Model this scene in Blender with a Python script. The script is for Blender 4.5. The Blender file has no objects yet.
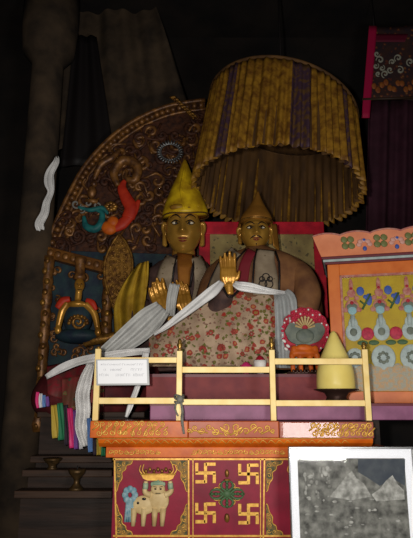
import bpy, math, random
from mathutils import Vector, Matrix
random.seed(7)
sc = bpy.context.scene
col = sc.collection
PI = math.pi
TH = math.radians(13.2); FPX = 560.0; EYE = Vector((0, 0, 1.6))
FW = Vector((0, math.cos(TH), math.sin(TH))); UP = Vector((0, -math.sin(TH), math.cos(TH)))

def at(px, py, Y):
    d = FW*FPX + Vector((1, 0, 0))*(px-206.5) - UP*(py-269)
    return EYE + d*(Y/d.y)
def mpp(py, Y):                      # metres per pixel at depth Y
    p = at(206.5, py, Y) - EYE
    return p.dot(FW)/FPX
def zat(py, Y): return at(206.5, py, Y).z

# ---------------------------------------------------------------- materials
def lin(c): return tuple(c)+(1,)
def M(name, c, rough=.6, metal=0, c2=None, scale=20, bump=0, detail=6, lo=.35, hi=.65, stretch=None, coat=0, spec=.22):
    m = bpy.data.materials.new(name); m.use_nodes = True
    n = m.node_tree.nodes; l = m.node_tree.links; b = n['Principled BSDF']
    b.inputs['Base Color'].default_value = lin(c); b.inputs['Roughness'].default_value = rough
    b.inputs['Metallic'].default_value = metal; b.inputs['Coat Weight'].default_value = coat
    b.inputs['Specular IOR Level'].default_value = spec
    if c2 or bump:
        tc = n.new('ShaderNodeTexCoord'); mp = n.new('ShaderNodeMapping'); nz = n.new('ShaderNodeTexNoise')
        if stretch: mp.inputs['Scale'].default_value = stretch
        nz.inputs['Scale'].default_value = scale; nz.inputs['Detail'].default_value = detail
        l.new(tc.outputs['Object'], mp.inputs[0]); l.new(mp.outputs[0], nz.inputs['Vector'])
        if c2:
            r = n.new('ShaderNodeValToRGB')
            r.color_ramp.elements[0].position = lo; r.color_ramp.elements[0].color = lin(c)
            r.color_ramp.elements[1].position = hi; r.color_ramp.elements[1].color = lin(c2)
            l.new(nz.outputs['Fac'], r.inputs[0]); l.new(r.outputs[0], b.inputs['Base Color'])
        if bump:
            bp = n.new('ShaderNodeBump'); bp.inputs['Strength'].default_value = bump; bp.inputs['Distance'].default_value = .01
            l.new(nz.outputs['Fac'], bp.inputs['Height']); l.new(bp.outputs[0], b.inputs['Normal'])
    return m

def brocade(name, base, base2, flowers, scale=16, rough=.55, sheen=.2):
    """woven cloth: base colour with scattered blossoms (list of (scale, size, petal, heart))"""
    m = bpy.data.materials.new(name); m.use_nodes = True
    n = m.node_tree.nodes; l = m.node_tree.links; b = n['Principled BSDF']
    b.inputs['Roughness'].default_value = rough; b.inputs['Specular IOR Level'].default_value = .12
    tc = n.new('ShaderNodeTexCoord')
    fl = n.new('ShaderNodeMapping'); fl.inputs['Scale'].default_value = (1, .25, 1); l.new(tc.outputs['Object'], fl.inputs[0])
    nz = n.new('ShaderNodeTexNoise'); nz.inputs['Scale'].default_value = 9; nz.inputs['Detail'].default_value = 8
    l.new(fl.outputs[0], nz.inputs['Vector'])
    r = n.new('ShaderNodeValToRGB'); r.color_ramp.elements[0].position = .38; r.color_ramp.elements[1].position = .62
    r.color_ramp.elements[0].color = lin(base); r.color_ramp.elements[1].color = lin(base2)
    l.new(nz.outputs['Fac'], r.inputs[0]); cur = r.outputs[0]
    nd = n.new('ShaderNodeTexNoise'); nd.inputs['Scale'].default_value = 55; nd.inputs['Detail'].default_value = 2
    l.new(fl.outputs[0], nd.inputs['Vector'])
    for (s, size, petal, heart) in flowers:
        add = n.new('ShaderNodeVectorMath'); add.operation = 'MULTIPLY_ADD'
        l.new(nd.outputs['Color'], add.inputs[0]); add.inputs[1].default_value = (.022,)*3; 
        l.new(fl.outputs[0], add.inputs[2])
        v = n.new('ShaderNodeTexVoronoi'); v.inputs['Scale'].default_value = s
        l.new(add.outputs[0], v.inputs['Vector'])
        k = n.new('ShaderNodeValToRGB'); e = k.color_ramp.elements
        e[0].position = size*.4; e[0].color = lin(heart); e[1].position = size*.55; e[1].color = lin(petal)
        l.new(v.outputs['Distance'], k.inputs[0])
        f = n.new('ShaderNodeValToRGB'); f.color_ramp.elements[0].position = size*.9; f.color_ramp.elements[1].position = size*1.08
        f.color_ramp.elements[0].color = (1, 1, 1, 1); f.color_ramp.elements[1].color = (0, 0, 0, 1)
        l.new(v.outputs['Distance'], f.inputs[0])
        mx = n.new('ShaderNodeMix'); mx.data_type = 'RGBA'
        l.new(f.outputs[0], mx.inputs[0]); l.new(cur, mx.inputs[6]); l.new(k.outputs[0], mx.inputs[7]); cur = mx.outputs[2]
    l.new(cur, b.inputs['Base Color'])
    w = n.new('ShaderNodeTexNoise'); w.inputs['Scale'].default_value = 300; l.new(tc.outputs['Object'], w.inputs['Vector'])
    bp = n.new('ShaderNodeBump'); bp.inputs['Strength'].default_value = .25; bp.inputs['Distance'].default_value = .003
    l.new(w.outputs['Fac'], bp.inputs['Height']); l.new(bp.outputs[0], b.inputs['Normal'])
    return m

def glassy(name, tint=(1, 1, 1), gloss=.12, rough=.05):
    m = bpy.data.materials.new(name); m.use_nodes = True
    n = m.node_tree.nodes; l = m.node_tree.links; n.remove(n['Principled BSDF'])
    t = n.new('ShaderNodeBsdfTransparent'); t.inputs[0].default_value = lin(tint)
    g = n.new('ShaderNodeBsdfGlossy'); g.inputs['Roughness'].default_value = rough
    fr = n.new('ShaderNodeFresnel'); fr.inputs[0].default_value = 1.45
    mx = n.new('ShaderNodeMixShader'); l.new(fr.outputs[0], mx.inputs[0])
    l.new(t.outputs[0], mx.inputs[1]); l.new(g.outputs[0], mx.inputs[2]); l.new(mx.outputs[0], n['Material Output'].inputs[0])
    return m

def veil(name, c, alpha, rough=.35):
    m = M(name, c, rough, c2=tuple(x*.75 for x in c), scale=14, bump=.3)
    b = m.node_tree.nodes['Principled BSDF']; b.inputs['Alpha'].default_value = alpha
    b.inputs['Sheen Weight'].default_value = .3
    return m

gold_skin = M('gilt_skin', (.58, .29, .04), .32, .4, spec=.5, c2=(.36, .16, .02), scale=9, bump=.05)
gold_face = M('gilt_face', (.50, .27, .045), .30, .4, spec=.5, c2=(.34, .17, .025), scale=7)
gold_carve = M('gilt_carving', (.34, .17, .03), .4, .5, c2=(.10, .04, .012), scale=30, bump=.3)
gold_dim = M('aged_gilt', (.27, .115, .025), .45, .3, spec=.5, c2=(.07, .028, .012), scale=22, bump=.4)
brown_carve = M('brown_carving', (.085, .03, .014), .6, .1, c2=(.028, .012, .009), scale=26, bump=.5)
gold_line = M('gilt_line', (.78, .46, .09), .38, .2, c2=(.55, .28, .05), scale=60)
rail_gold = M('pale_gilt_paint', (.90, .70, .32), .42, .05, c2=(.78, .56, .20), scale=18, bump=.08, lo=.3, hi=.7)
dark_wood = M('dark_wood', (.028, .015, .01), .6, c2=(.012, .007, .005), scale=12, bump=.3, stretch=(.3, 1, 3))
brown_wood = M('brown_wood', (.05, .025, .014), .55, c2=(.02, .011, .007), scale=10, bump=.3, stretch=(.3, 1, 4))
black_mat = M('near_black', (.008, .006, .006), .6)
wall_mat = M('dimmed_plaster', (.016, .012, .010), .9, c2=(.007, .006, .006), scale=3, bump=.5)  # dimness of the backdrop put into the colour as low albedo
timber_mat = M('dark_timber', (.010, .008, .008), .8, c2=(.005, .004, .004), scale=6, bump=.4, stretch=(1, 1, .2))  # near-black timber tone, varied along the grain
dusty = M('dusty_cloth', (.075, .05, .03), .95, c2=(.025, .018, .013), scale=5, bump=.6)
orange_lac = M('orange_lacquer', (.66, .145, .008), .36, c2=(.46, .08, .006), scale=14, bump=.08, coat=.05)
red_lac = M('red_reflection_lacquer', (.48, .095, .02), .34, c2=(.34, .055, .014), scale=12, bump=.08, coat=.15)  # red lacquer browned, reflected light put into its colour
glare_lac = M('glare_pink_lacquer', (.42, .12, .07), .34, c2=(.30, .07, .04), scale=10, bump=.05, coat=.4)  # pinkish wash of glare put into the lacquer colour
crimson = M('crimson_panel', (.26, .006, .03), .45, c2=(.17, .004, .02), scale=9, bump=.1)
maroon = M('maroon_board', (.22, .035, .035), .55, c2=(.16, .022, .028), scale=16, bump=.15)
purple = M('purple_lacquer', (.27, .085, .18), .55, c2=(.17, .045, .11), scale=10, bump=.2, coat=0, spec=.5)
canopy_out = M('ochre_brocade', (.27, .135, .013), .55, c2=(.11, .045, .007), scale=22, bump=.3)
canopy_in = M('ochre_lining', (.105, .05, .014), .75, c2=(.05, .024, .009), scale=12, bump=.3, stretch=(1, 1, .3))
canopy_blue = M('indigo_brocade', (.045, .022, .035), .6, c2=(.09, .045, .015), scale=28, bump=.3, lo=.45, hi=.6)
hat_yellow = M('yellow_silk', (.68, .45, .012), .42, c2=(.34, .19, .008), scale=11, bump=.15)
hat_brown = M('brown_gilt', (.36, .16, .025), .4, .35, c2=(.24, .10, .018), scale=9)
yellow_cloth = M('golden_yellow_cloth', (.42, .26, .02), .55, c2=(.26, .145, .012), scale=12, bump=.3)
robe_brown = M('brown_robe', (.13, .055, .028), .55, c2=(.23, .105, .042), scale=12, bump=.3)
robe_dark = M('dark_robe', (.05, .03, .028), .65, c2=(.10, .055, .045), scale=16, bump=.3)
robe_maroon = M('maroon_robe', (.10, .012, .014), .7, c2=(.05, .008, .010), scale=12, bump=.3)
lapel_mat = brocade('grey_brocade', (.30, .235, .16), (.20, .15, .10), [(34, .22, (.22, .17, .10), (.06, .03, .03))])
edge_dark = M('black_piping', (.014, .010, .010), .5)
flower_cloth = brocade('flowered_brocade', (.52, .38, .26), (.33, .225, .15),
    [(40, .3, (.22, .12, .09), (.3, .2, .1)), (30, .3, (.12, .13, .03), (.2, .13, .04)), (20, .31, (.34, .055, .04), (.45, .18, .07)), (10, .22, (.33, .035, .025), (.32, .17, .05))])
patch_cloth = brocade('patterned_red_cloth', (.20, .03, .03), (.12, .05, .03), [(26, .3, (.14, .13, .05), (.3, .1, .06)), (18, .22, (.05, .07, .04), (.3, .2, .1))])
throne_cloth = brocade('olive_brocade', (.34, .26, .10), (.22, .16, .07), [(28, .25, (.10, .09, .05), (.2, .13, .05))])
throne_red = M('bright_red_border', (.55, .012, .03), .5, c2=(.33, .008, .022), scale=12, bump=.1)
white_silk = veil('white_silk', (.80, .79, .78), .97)
grey_silk = veil('greyish_silk', (.52, .52, .50), .93)
sheer_silk = veil('sheer_silver_silk', (.52, .55, .55), .58, .25)
red_paint = M('red_paint', (.50, .035, .012), .5, c2=(.36, .02, .01), scale=20)
orange_paint = M('orange_paint', (.62, .13, .01), .5, c2=(.45, .08, .01), scale=20)
teal_paint = M('teal_paint', (.02, .17, .16), .5, c2=(.012, .08, .09), scale=20)
blue_black = M('blue_black_paint', (.014, .022, .04), .55, c2=(.02, .045, .05), scale=14, bump=.3)
eye_white = M('eye_white', (.62, .55, .42), .3)
eye_dark = M('eye_dark', (.012, .008, .008), .25)
lip_mat = M('lip_red', (.17, .03, .018), .4)
cream = M('cream_paint', (.62, .47, .24), .5, c2=(.46, .32, .14), scale=22)
cream_green = M('pale_green_paint', (.34, .42, .28), .5, c2=(.2, .3, .2), scale=22)
torma_mat = M('yellow_butter', (.80, .66, .20), .38, c2=(.72, .57, .15), scale=7, bump=.04)
plate_mat = M('dark_bronze', (.05, .026, .02), .3, .5)
pink_mat = M('magenta', (.60, .03, .16), .45)
red_dot = M('crimson_disc', (.42, .012, .035), .5, c2=(.28, .008, .02), scale=30)
white_paint = M('white_paint', (.75, .72, .68), .45)
grey_green = M('grey_green', (.17, .19, .15), .5, c2=(.1, .12, .1), scale=24)
paper = M('white_paper', (.92, .93, .96), .5)
ink = M('grey_ink', (.22, .23, .27), .6)
plastic = M('silver_sleeve', (.42, .43, .43), .3)
cab_orange = M('cabinet_orange', (.66, .175, .035), .4, c2=(.54, .12, .02), scale=10, bump=.05)
cab_crest = M('cabinet_salmon', (.64, .20, .075), .4, c2=(.50, .125, .035), scale=8)
cab_dark = M('cabinet_plum', (.14, .03, .04), .4)
cab_yellow = M('mustard_panel', (.50, .36, .02), .5, c2=(.40, .27, .015), scale=8)
pale_blue = M('pale_blue_grey', (.42, .50, .48), .45, c2=(.32, .38, .38), scale=30)
blue_paint = M('blue_paint', (.05, .10, .36), .45)
pink_soft = M('soft_pink_paint', (.48, .24, .18), .45, c2=(.36, .10, .09), scale=40)
green_dk = M('dark_green_paint', (.06, .12, .05), .5)
lace = M('grey_lace', (.34, .33, .26), .5, c2=(.46, .30, .16), scale=60, lo=.45, hi=.55)
silver = M('silver_frame', (.22, .225, .23), .3, .8, c2=(.2, .2, .2), scale=40, stretch=(1, 1, .1))
mat_white = M('white_mount', (.88, .90, .95), .5)
photo_mat = M('grey_print', (.025, .025, .022), .5, c2=(.24, .24, .215), scale=26, detail=10, lo=.3, hi=.7)
photo_light = M('light_grey_print', (.42, .42, .39), .5, c2=(.14, .14, .125), scale=35, detail=10)
photo_dark = M('slate_print', (.035, .045, .06), .5, c2=(.06, .07, .08), scale=20)
purple_cloth = M('plum_curtain', (.045, .012, .022), .8, c2=(.03, .008, .015), scale=10, bump=.2)
thangka_red = M('thangka_red', (.36, .006, .05), .6)
thangka_art = brocade('thangka_painting', (.05, .025, .02), (.03, .02, .025), [(26, .35, (.10, .03, .02), (.2, .1, .03))])
steel = M('dull_grey_metal', (.17, .17, .17), .35, .6)
brass = M('brass', (.36, .21, .05), .35, .8)
dull_brass = M('dull_brass', (.09, .05, .018), .45, .6, c2=(.04, .025, .01), scale=40)
cord_mat = M('grey_cord', (.14, .14, .12), .8, c2=(.22, .21, .18), scale=60)
green_cloth = M('green_ribbon', (.02, .16, .07), .6)
yellow_rib = M('yellow_ribbon', (.42, .30, .04), .6)
violet_rib = M('violet_ribbon', (.16, .06, .25), .6)
blue_rib = M('blue_ribbon', (.10, .20, .42), .6)
white_rib = M('white_ribbon', (.55, .54, .55), .6)
dark_rib = M('dark_ribbon', (.03, .02, .03), .7)
glass = glassy('clear_glass')

leafy = M('dark_green_gilt', (.05, .055, .02), .5, c2=(.26, .14, .03), scale=45, lo=.42, hi=.58)
# ---------------------------------------------------------------- mesh builder
ORG = {}
class MB:
    def __init__(s): s.v = []; s.f = []; s.sm = []; s.st = []
    def mark(s): s.st.append((len(s.v), len(s.f))); return s
    def _add(s, vs, fs, sm):
        o = len(s.v); s.v += [Vector(p) for p in vs]
        for q in fs: s.f.append([o+i for i in q]); s.sm.append(sm)
        return s
    def box(s, c, d, rot=None):
        hx, hy, hz = d[0]/2, d[1]/2, d[2]/2
        vs = [Vector((x, y, z)) for x in (-hx, hx) for y in (-hy, hy) for z in (-hz, hz)]
        if rot: vs = [rot @ p for p in vs]
        vs = [p+Vector(c) for p in vs]
        return s._add(vs, [(0, 1, 3, 2), (4, 6, 7, 5), (0, 4, 5, 1), (2, 3, 7, 6), (0, 2, 6, 4), (1, 5, 7, 3)], False)
    def span(s, a, b): 
        a, b = Vector(a), Vector(b); return s.box((a+b)/2, [abs(x) for x in (b-a)])
    def ell(s, c, r, nu=16, nv=10, rot=None):
        c = Vector(c); vs = []; fs = []
        if not hasattr(r, '__len__'): r = (r, r, r)
        for j in range(1, nv):
            t = PI*j/nv
            for i in range(nu):
                a = 2*PI*i/nu
                vs.append(Vector((r[0]*math.sin(t)*math.cos(a), r[1]*math.sin(t)*math.sin(a), r[2]*math.cos(t))))
        vs += [Vector((0, 0, r[2])), Vector((0, 0, -r[2]))]
        if rot: vs = [rot @ p for p in vs]
        vs = [p+c for p in vs]
        for j in range(nv-2):
            for i in range(nu):
                a, b = j*nu+i, j*nu+(i+1) % nu; fs.append((a, a+nu, b+nu, b))
        T = (nv-1)*nu
        for i in range(nu):
            fs.append((T, i, (i+1) % nu)); k = (nv-2)*nu; fs.append((T+1, k+(i+1) % nu, k+i))
        return s._add(vs, fs, True)
    def tube(s, pts, r, n=8, flat=1.0):
        pts = [Vector(p) for p in pts]; m = len(pts)
        rs = list(r) if hasattr(r, '__len__') else [r]*m
        if len(rs) != m:
            q = []
            for i in range(m):
                t = i/(m-1)*(len(rs)-1); k = min(int(t), len(rs)-2); q.append(rs[k]+(rs[k+1]-rs[k])*(t-k))
            rs = q
        vs = []; fs = []; ref = None
        for i in range(m):
            t = (pts[min(i+1, m-1)]-pts[max(i-1, 0)]).normalized()
            if ref is None:
                ref = Vector((0, 1, 0)) if abs(t.y) < .9 else Vector((1, 0, 0))
            u = ref-t*ref.dot(t)
            if u.length < 1e-4: u = Vector((1, 0, 0))-t*t.x
            u.normalize(); ref = u; w = t.cross(u)
            for k in range(n):
                a = 2*PI*k/n; vs.append(pts[i]+u*(math.cos(a)*rs[i]*flat)+w*(math.sin(a)*rs[i]))
        for i in range(m-1):
            for k in range(n):
                a, b = i*n+k, i*n+(k+1) % n; fs.append((a, b, b+n, a+n))
        fs.append(tuple(range(n-1, -1, -1))); fs.append(tuple((m-1)*n+k for k in range(n)))
        return s._add(vs, fs, True)
    def lathe(s, c, prof, n=24, sx=1, sy=1):
        c = Vector(c); vs = []; fs = []; m = len(prof)
        for (r, z) in prof:
            for k in range(n):
                a = 2*PI*k/n; vs.append(c+Vector((r*sx*math.cos(a), r*sy*math.sin(a), z)))
        for i in range(m-1):
            for k in range(n):
                a, b = i*n+k, i*n+(k+1) % n; fs.append((a, b, b+n, a+n))
        fs.append(tuple(range(n-1, -1, -1))); fs.append(tuple((m-1)*n+k for k in range(n)))
        return s._add(vs, fs, True)
    def prism(s, poly, back, smooth=False):          # poly: world points of the front, back: offset vector
        n = len(poly); vs = [Vector(p) for p in poly]; vs += [p+Vector(back) for p in vs]
        fs = [tuple(range(n)), tuple(range(2*n-1, n-1, -1))]
        for i in range(n): j = (i+1) % n; fs.append((i, i+n, j+n, j))
        return s._add(vs, fs, smooth)
    def grid(s, fn, nu, nv, wrap=False):
        vs = []; fs = []; c = nu if wrap else nu+1
        for j in range(nv+1):
            for i in range(c): vs.append(Vector(fn(i/nu, j/nv)))
        for j in range(nv):
            for i in range(nu):
                a, b = j*c+i, j*c+(i+1) % c; fs.append((a, b, b+c, a+c))
        return s._add(vs, fs, True)
    def loft(s, rings):
        n = len(rings[0]); vs = [p for r in rings for p in r]; fs = []
        for i in range(len(rings)-1):
            for k in range(n):
                a, b = i*n+k, i*n+(k+1) % n; fs.append((a, b, b+n, a+n))
        fs.append(tuple(range(n-1, -1, -1))); fs.append(tuple((len(rings)-1)*n+k for k in range(n)))
        return s._add(vs, fs, True)
    def build(s, name, mat, parent=None, solid=0, bevel=0, remesh=0, sub=0, smooth=0):
        me = bpy.data.meshes.new(name); o = bpy.data.objects.new(name, me); col.objects.link(o)
        if parent is None:
            xs = [p.x for p in s.v]; ys = [p.y for p in s.v]; zs = [p.z for p in s.v]
            org = Vector(((min(xs)+max(xs))/2, (min(ys)+max(ys))/2, min(zs))); o.location = org
        else:
            org = ORG[parent.name]; o.parent = parent
        ORG[o.name] = org
        me.from_pydata([p-org for p in s.v], [], s.f); me.update()
        me.polygons.foreach_set('use_smooth', s.sm)
        me.materials.append(mat)
        if solid: md = o.modifiers.new('solid', 'SOLIDIFY'); md.thickness = solid; md.offset = 0
        if remesh:
            md = o.modifiers.new('remesh', 'REMESH'); md.mode = 'VOXEL'; md.voxel_size = remesh; md.use_smooth_shade = True
            md = o.modifiers.new('smooth', 'SMOOTH'); md.factor = .5; md.iterations = smooth or 4
        if sub: md = o.modifiers.new('sub', 'SUBSURF'); md.levels = sub; md.render_levels = sub
        if bevel:
            md = o.modifiers.new('bevel', 'BEVEL'); md.width = bevel; md.segments = 2; md.limit_method = 'ANGLE'
        return o
def each(mb, name, mat, parent, **k):          # one object per marked piece (per primitive if none is marked)
    cuts = mb.st + [(len(mb.v), len(mb.f))]; out = []
    for (v0, f0), (v1, f1) in zip(cuts, cuts[1:]):
        if v1 == v0: continue
        m = MB(); m.v = mb.v[v0:v1]; m.f = [[i-v0 for i in q] for q in mb.f[f0:f1]]; m.sm = mb.sm[f0:f1]
        out.append(m.build(name, mat, parent, **k))
    return out
def tag(o, label, cat, group=None, kind=None):
    o['label'] = label; o['category'] = cat
    if group: o['group'] = group
    if kind: o['kind'] = kind
    return o
def thing(name, label, cat, loc, group=None):
    o = bpy.data.objects.new(name, None); col.objects.link(o); o.location = loc; o.empty_display_size = .1
    ORG[o.name] = Vector(loc); return tag(o, label, cat, group)
def struct(name, mb, mat, label=None, **k):
    o = mb.build(name, mat, **k); o['kind'] = 'structure'
    if label: o['label'] = label
    return o
def smooth_path(pts, n=8):
    pts = [Vector(p) for p in pts]; out = []
    for i in range(len(pts)-1):
        p0, p1, p2, p3 = pts[max(i-1, 0)], pts[i], pts[i+1], pts[min(i+2, len(pts)-1)]
        for k in range(n):
            t = k/n
            out.append(.5*((2*p1)+(p2-p0)*t+(2*p0-5*p1+4*p2-p3)*t*t+(3*p1-p0-3*p2+p3)*t**3))
    out.append(pts[-1]); return out
def pp(lst, Y): return [at(x, y, Y) for x, y in lst]
def spiral(cx, cy, r, Y, turns=1.4, a0=0, d=1, tail=None, n=22):   # a curl in the plane Y, given in pixels
    P = []
    if tail: P.append(at(tail[0], tail[1], Y))
    for i in range(n+1):
        t = i/n; a = a0+d*turns*2*PI*t; q = r*(1-.88*t); P.append(at(cx+q*math.cos(a), cy+q*math.sin(a), Y))
    return P
def ribbon(name, mat, path, Y=None, parent=None, ripple=.006, waves=3, solid=.0015, nv=5, nu=10):
    """cloth strip along pixel points (x, y, half width px[, Y])"""
    C = smooth_path([at(p[0], p[1], p[3] if len(p) > 3 else Y) for p in path], nv)
    W = smooth_path([Vector((p[2]*mpp(p[1], p[3] if len(p) > 3 else Y), 0, 0)) for p in path], nv)
    m = len(C)-1; ph = random.random()*6
    def fn(u, v):
        i = round(v*m); t = C[min(i+1, m)]-C[max(i-1, 0)]; t.y = 0; t.normalize()
        nrm = Vector((t.z, 0, -t.x)); k = (u-.5)*2
        y = ripple*math.sin(u*waves*2*PI+ph+v*2.2)+ripple*.4*math.sin(u*13+v*9+ph)
        return C[i]+nrm*(k*W[i].x)+Vector((0, y, 0))
    mb = MB(); mb.grid(fn, max(nu, waves*6), m)
    return mb.build(name, mat, parent, solid=solid)

# ---------------------------------------------------------------- camera
cam = bpy.data.cameras.new('camera'); co = bpy.data.objects.new('camera', cam); col.objects.link(co)
co.location = EYE; co.rotation_euler = (PI/2+TH, 0, 0)
cam.sensor_fit = 'VERTICAL'; cam.sensor_height = 24; cam.lens = FPX/538*24; cam.clip_start = .05
sc.camera = co

# ---------------------------------------------------------------- setting
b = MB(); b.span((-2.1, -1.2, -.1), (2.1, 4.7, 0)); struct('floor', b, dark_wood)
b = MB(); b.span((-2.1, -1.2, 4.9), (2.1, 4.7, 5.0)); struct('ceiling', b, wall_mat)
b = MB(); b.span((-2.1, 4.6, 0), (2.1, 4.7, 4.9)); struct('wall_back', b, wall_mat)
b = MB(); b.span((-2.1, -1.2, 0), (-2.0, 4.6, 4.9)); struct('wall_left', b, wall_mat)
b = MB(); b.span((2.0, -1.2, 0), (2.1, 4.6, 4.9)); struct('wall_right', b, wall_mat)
# timber column at the left, wrapped, in dark brown
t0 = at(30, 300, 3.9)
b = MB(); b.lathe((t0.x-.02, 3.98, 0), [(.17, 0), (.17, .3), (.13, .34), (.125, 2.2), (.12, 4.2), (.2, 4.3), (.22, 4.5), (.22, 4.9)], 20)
struct('trim_1', b, dusty, 'dark brown round timber column at the left edge')
# dusty cloth sagging behind the carved arch, a black drape over it
def f(u, v):
    x = 40+115*u+u*42*v; y = 5+(150-25*u)*v
    p = at(x, y, 4.22); p.y += .03*math.sin(u*17+v*2)+.02*math.sin(u*41+v*5)+.02*math.sin(v*9+u*3); return p
b = MB(); b.grid(f, 60, 24)
tag(b.build('hanging_cloth', dusty, solid=.004), 'dusty brown cloth hanging in the dark above the carved arch', 'cloth')
def f(u, v):
    p = at(74+22*u+(34*u-14)*v, 36+130*v, 4.13); p.y += .015*math.sin(u*14+v); return p
b = MB(); b.grid(f, 20, 16)
tag(b.build('dark_drape', black_mat, solid=.004), 'black drape hanging over the dusty cloth, left of the canopy', 'cloth')

# ---------------------------------------------------------------- altar
YL = 2.70
zt = zat(421, YL); z1 = zat(438, YL); z2 = zat(447, YL+.03); z3 = zat(457.5, YL+.04)
xl = at(90, 428, YL).x; xr = at(374, 428, YL).x; xm = at(279, 428, YL).x; xn = at(188, 428, YL).x
altar = thing('altar', 'orange and crimson painted altar front with gilt scrolls and Buddhist emblems', 'altar', ((xl+xr)/2, YL+.3, 0))
b = MB(); b.span((xl, YL, z1), (xn, YL+.2, zt)); ld = b.build('ledge_board', orange_lac, altar, bevel=.004); ld['label'] = 'bright orange ledge board at the left end'
def scrolls(cells, Y, parent, name='gilt_scrollwork', r=.0030, mat=gold_line):
    b = MB()
    for (x, y, q, a, d, tl) in cells: b.tube(spiral(x, y, q, Y, 1.3, a, d, tl, 18), [r*1.2, r, r*.7], 5)
    return b.build(name, mat, parent)
cells = []
for i in range(11):
    x = 96+i*6.6
    cells.append((x, 424.2+random.uniform(-.6, .6), 2.9, random.random()*6, 1 if i % 2 else -1, (x-3.5, 430)))
    cells.append((x+3, 433+random.uniform(-.6, .6), 2.9, random.random()*6, -1 if i % 2 else 1, (x+6, 427)))
scrolls(cells, YL-.002, ld)
b = MB(); b.span((xn+.001, YL, z1), (xm, YL+.2, zt)); ld = b.build('ledge_board', red_lac, altar, bevel=.004); ld['label'] = 'reddish middle ledge board, browned for reflected light, with a gilt cloud scroll'
cells = []
for s in (-1, 1):
    cells += [(231+s*5.5, 427, 5.2, 0 if s > 0 else PI, s, (231, 435)), (231+s*4, 433, 2.8, PI/2, -s, None), (231+s*15, 431.5, 4, PI, s, (231+s*8, 434)), (231+s*22, 427, 3.4, 0, -s, (231+s*14, 434)),
              (231+s*29, 430.5, 3.6, PI, s, (231+s*23, 433)), (231+s*36, 428, 3, 1, -s, (231+s*30, 434)), (231+s*42, 431, 2.5, 1, s, (231+s*37, 430))]
scrolls(cells, YL-.002, ld, r=.0034)
b = MB(); b.span((xm+.002, YL+.004, z1-.002), (xr, YL+.2, zt-.004)); ld = b.build('ledge_board', glare_lac, altar, bevel=.004); ld['label'] = 'ledge board coloured pinkish for glare, with gilt scrolls at its right end'
cells = []
for i in range(10):
    x = 313+i*6.2
    cells.append((x, 426, 3.1, i*1.1, 1 if i % 2 else -1, (x-4, 431))); cells.append((x+2, 433.5, 2.9, i*1.7, -1 if i % 2 else 1, (x+6, 428)))
scrolls(cells, YL+.002, ld, r=.0036)
# undercut rounded moulding
xa = at(99, 443, YL+.03).x; xb = at(372, 443, YL+.03).x
b = MB(); prof = [(YL+.2, z1), (YL+.012, z1), (YL+.010, z1-.010), (YL+.016, z1-.024), (YL+.030, z1-.034), (YL+.042, z2), (YL+.2, z2)]
b.loft([[Vector((x, p[0], p[1])) for p in prof] for x in (xa, xb)]); mo = b.build('cove_moulding', orange_lac, altar)
for q in mo.data.polygons: q.use_smooth = False
b = MB()
for i in range(30):
    x = 104+i*8.2; b.tube(smooth_path([at(x, 443.5, YL+.008), at(x+2.5, 440.5, YL+.006), at(x+5, 441.5, YL+.006), at(x+7.5, 444, YL+.012)], 4), [.001, .0022, .001], 5)
b.tube([at(97, 438.6, YL+.006), at(372, 438.6, YL+.006)], .0022, 6)
b.build('gilt_leaf_row', gold_line, mo)
xa = at(106, 452, YL+.04).x; xb = at(388, 452, YL+.04).x
b = MB(); b.span((xa, YL+.035, z3), (xb, YL+.2, z2)); lo_ = b.build('lower_strip', orange_lac, altar, bevel=.003)
cells = [(111+i*5.2, 452.2, 2.6, i*2.1, 1 if i % 2 else -1, (108+i*5.2, 454)) for i in range(34) if not 9 < i < 16]
scrolls(cells, YL+.033, lo_, r=.0022)
# front panel
YF = YL+.075
xa = at(113, 490, YF).x; xb = at(396, 490, YF).x
b = MB(); b.span((xa, YF, 0), (xb, YF+.14, z3)); fp = b.build('front_panel', crimson, altar)
b = MB(); b.span((xa+.02, YF+.14, 0), (xb-.02, YL+.52, z3)); b.span((xa+.02, YL+.2, z3), (xb-.02, YL+.52, zt)); b.build('core', dark_wood, altar)
def bar(b, x0, y0, x1, y1, Y, w, d=.006):      # straight bar between pixel points
    p, q = at(x0, y0, Y), at(x1, y1, Y); t = (q-p).normalized(); nrm = Vector((t.z, 0, -t.x))*w/2
    b.prism([p+nrm, q+nrm, q-nrm, p-nrm], (0, d, 0))
b = MB()
for x in (114.5, 188.5, 264.5): bar(b, x, 459, x-.02*(x-206)+0, 538, YF-.004, .007)
for x in (193, 260.5): bar(b, x, 459, x, 538, YF-.004, .004)
bar(b, 113, 459.2, 345, 459.2, YF-.004, .008)
bar(b, 113, 536, 345, 536, YF-.004, .008)
b.build('gilt_border', gold_line, fp)
# scalloped cartouche corners: dark leaf fields edged in gilt
def corner(b, g, x, y, sx, sy):
    P = [(0, 0), (17, 0), (15.5, 3.5), (11, 5), (10, 9), (6.5, 12), (6.5, 18), (3.5, 23), (1.5, 30), (0, 31)]
    P = [(x+sx*p, y+sy*q) for p, q in P]
    b.prism(pp(P, YF-.003), (0, .004, 0)); g.tube(smooth_path(pp(P[1:], YF-.005), 5), .0025, 5)
    for k in range(5):
        q = [(3, 4), (8.5, 3), (4, 9.5), (3, 15), (2.2, 21)][k]
        g.tube(spiral(x+sx*q[0], y+sy*q[1], 2.4, YF-.005, 1.1, k*1.3, sx, None, 12), .0016, 5)
for x, s in ((115.5, 1), (187.5, -1), (266, 1), (345, -1)):
    for y, t in ((460.5, 1), (535, -1)):
        b = MB(); g = MB(); corner(b, g, x, y, s, t); cf = b.build('cartouche_corner', leafy, fp); g.build('gilt_scrollwork', gold_line, cf)

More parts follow.
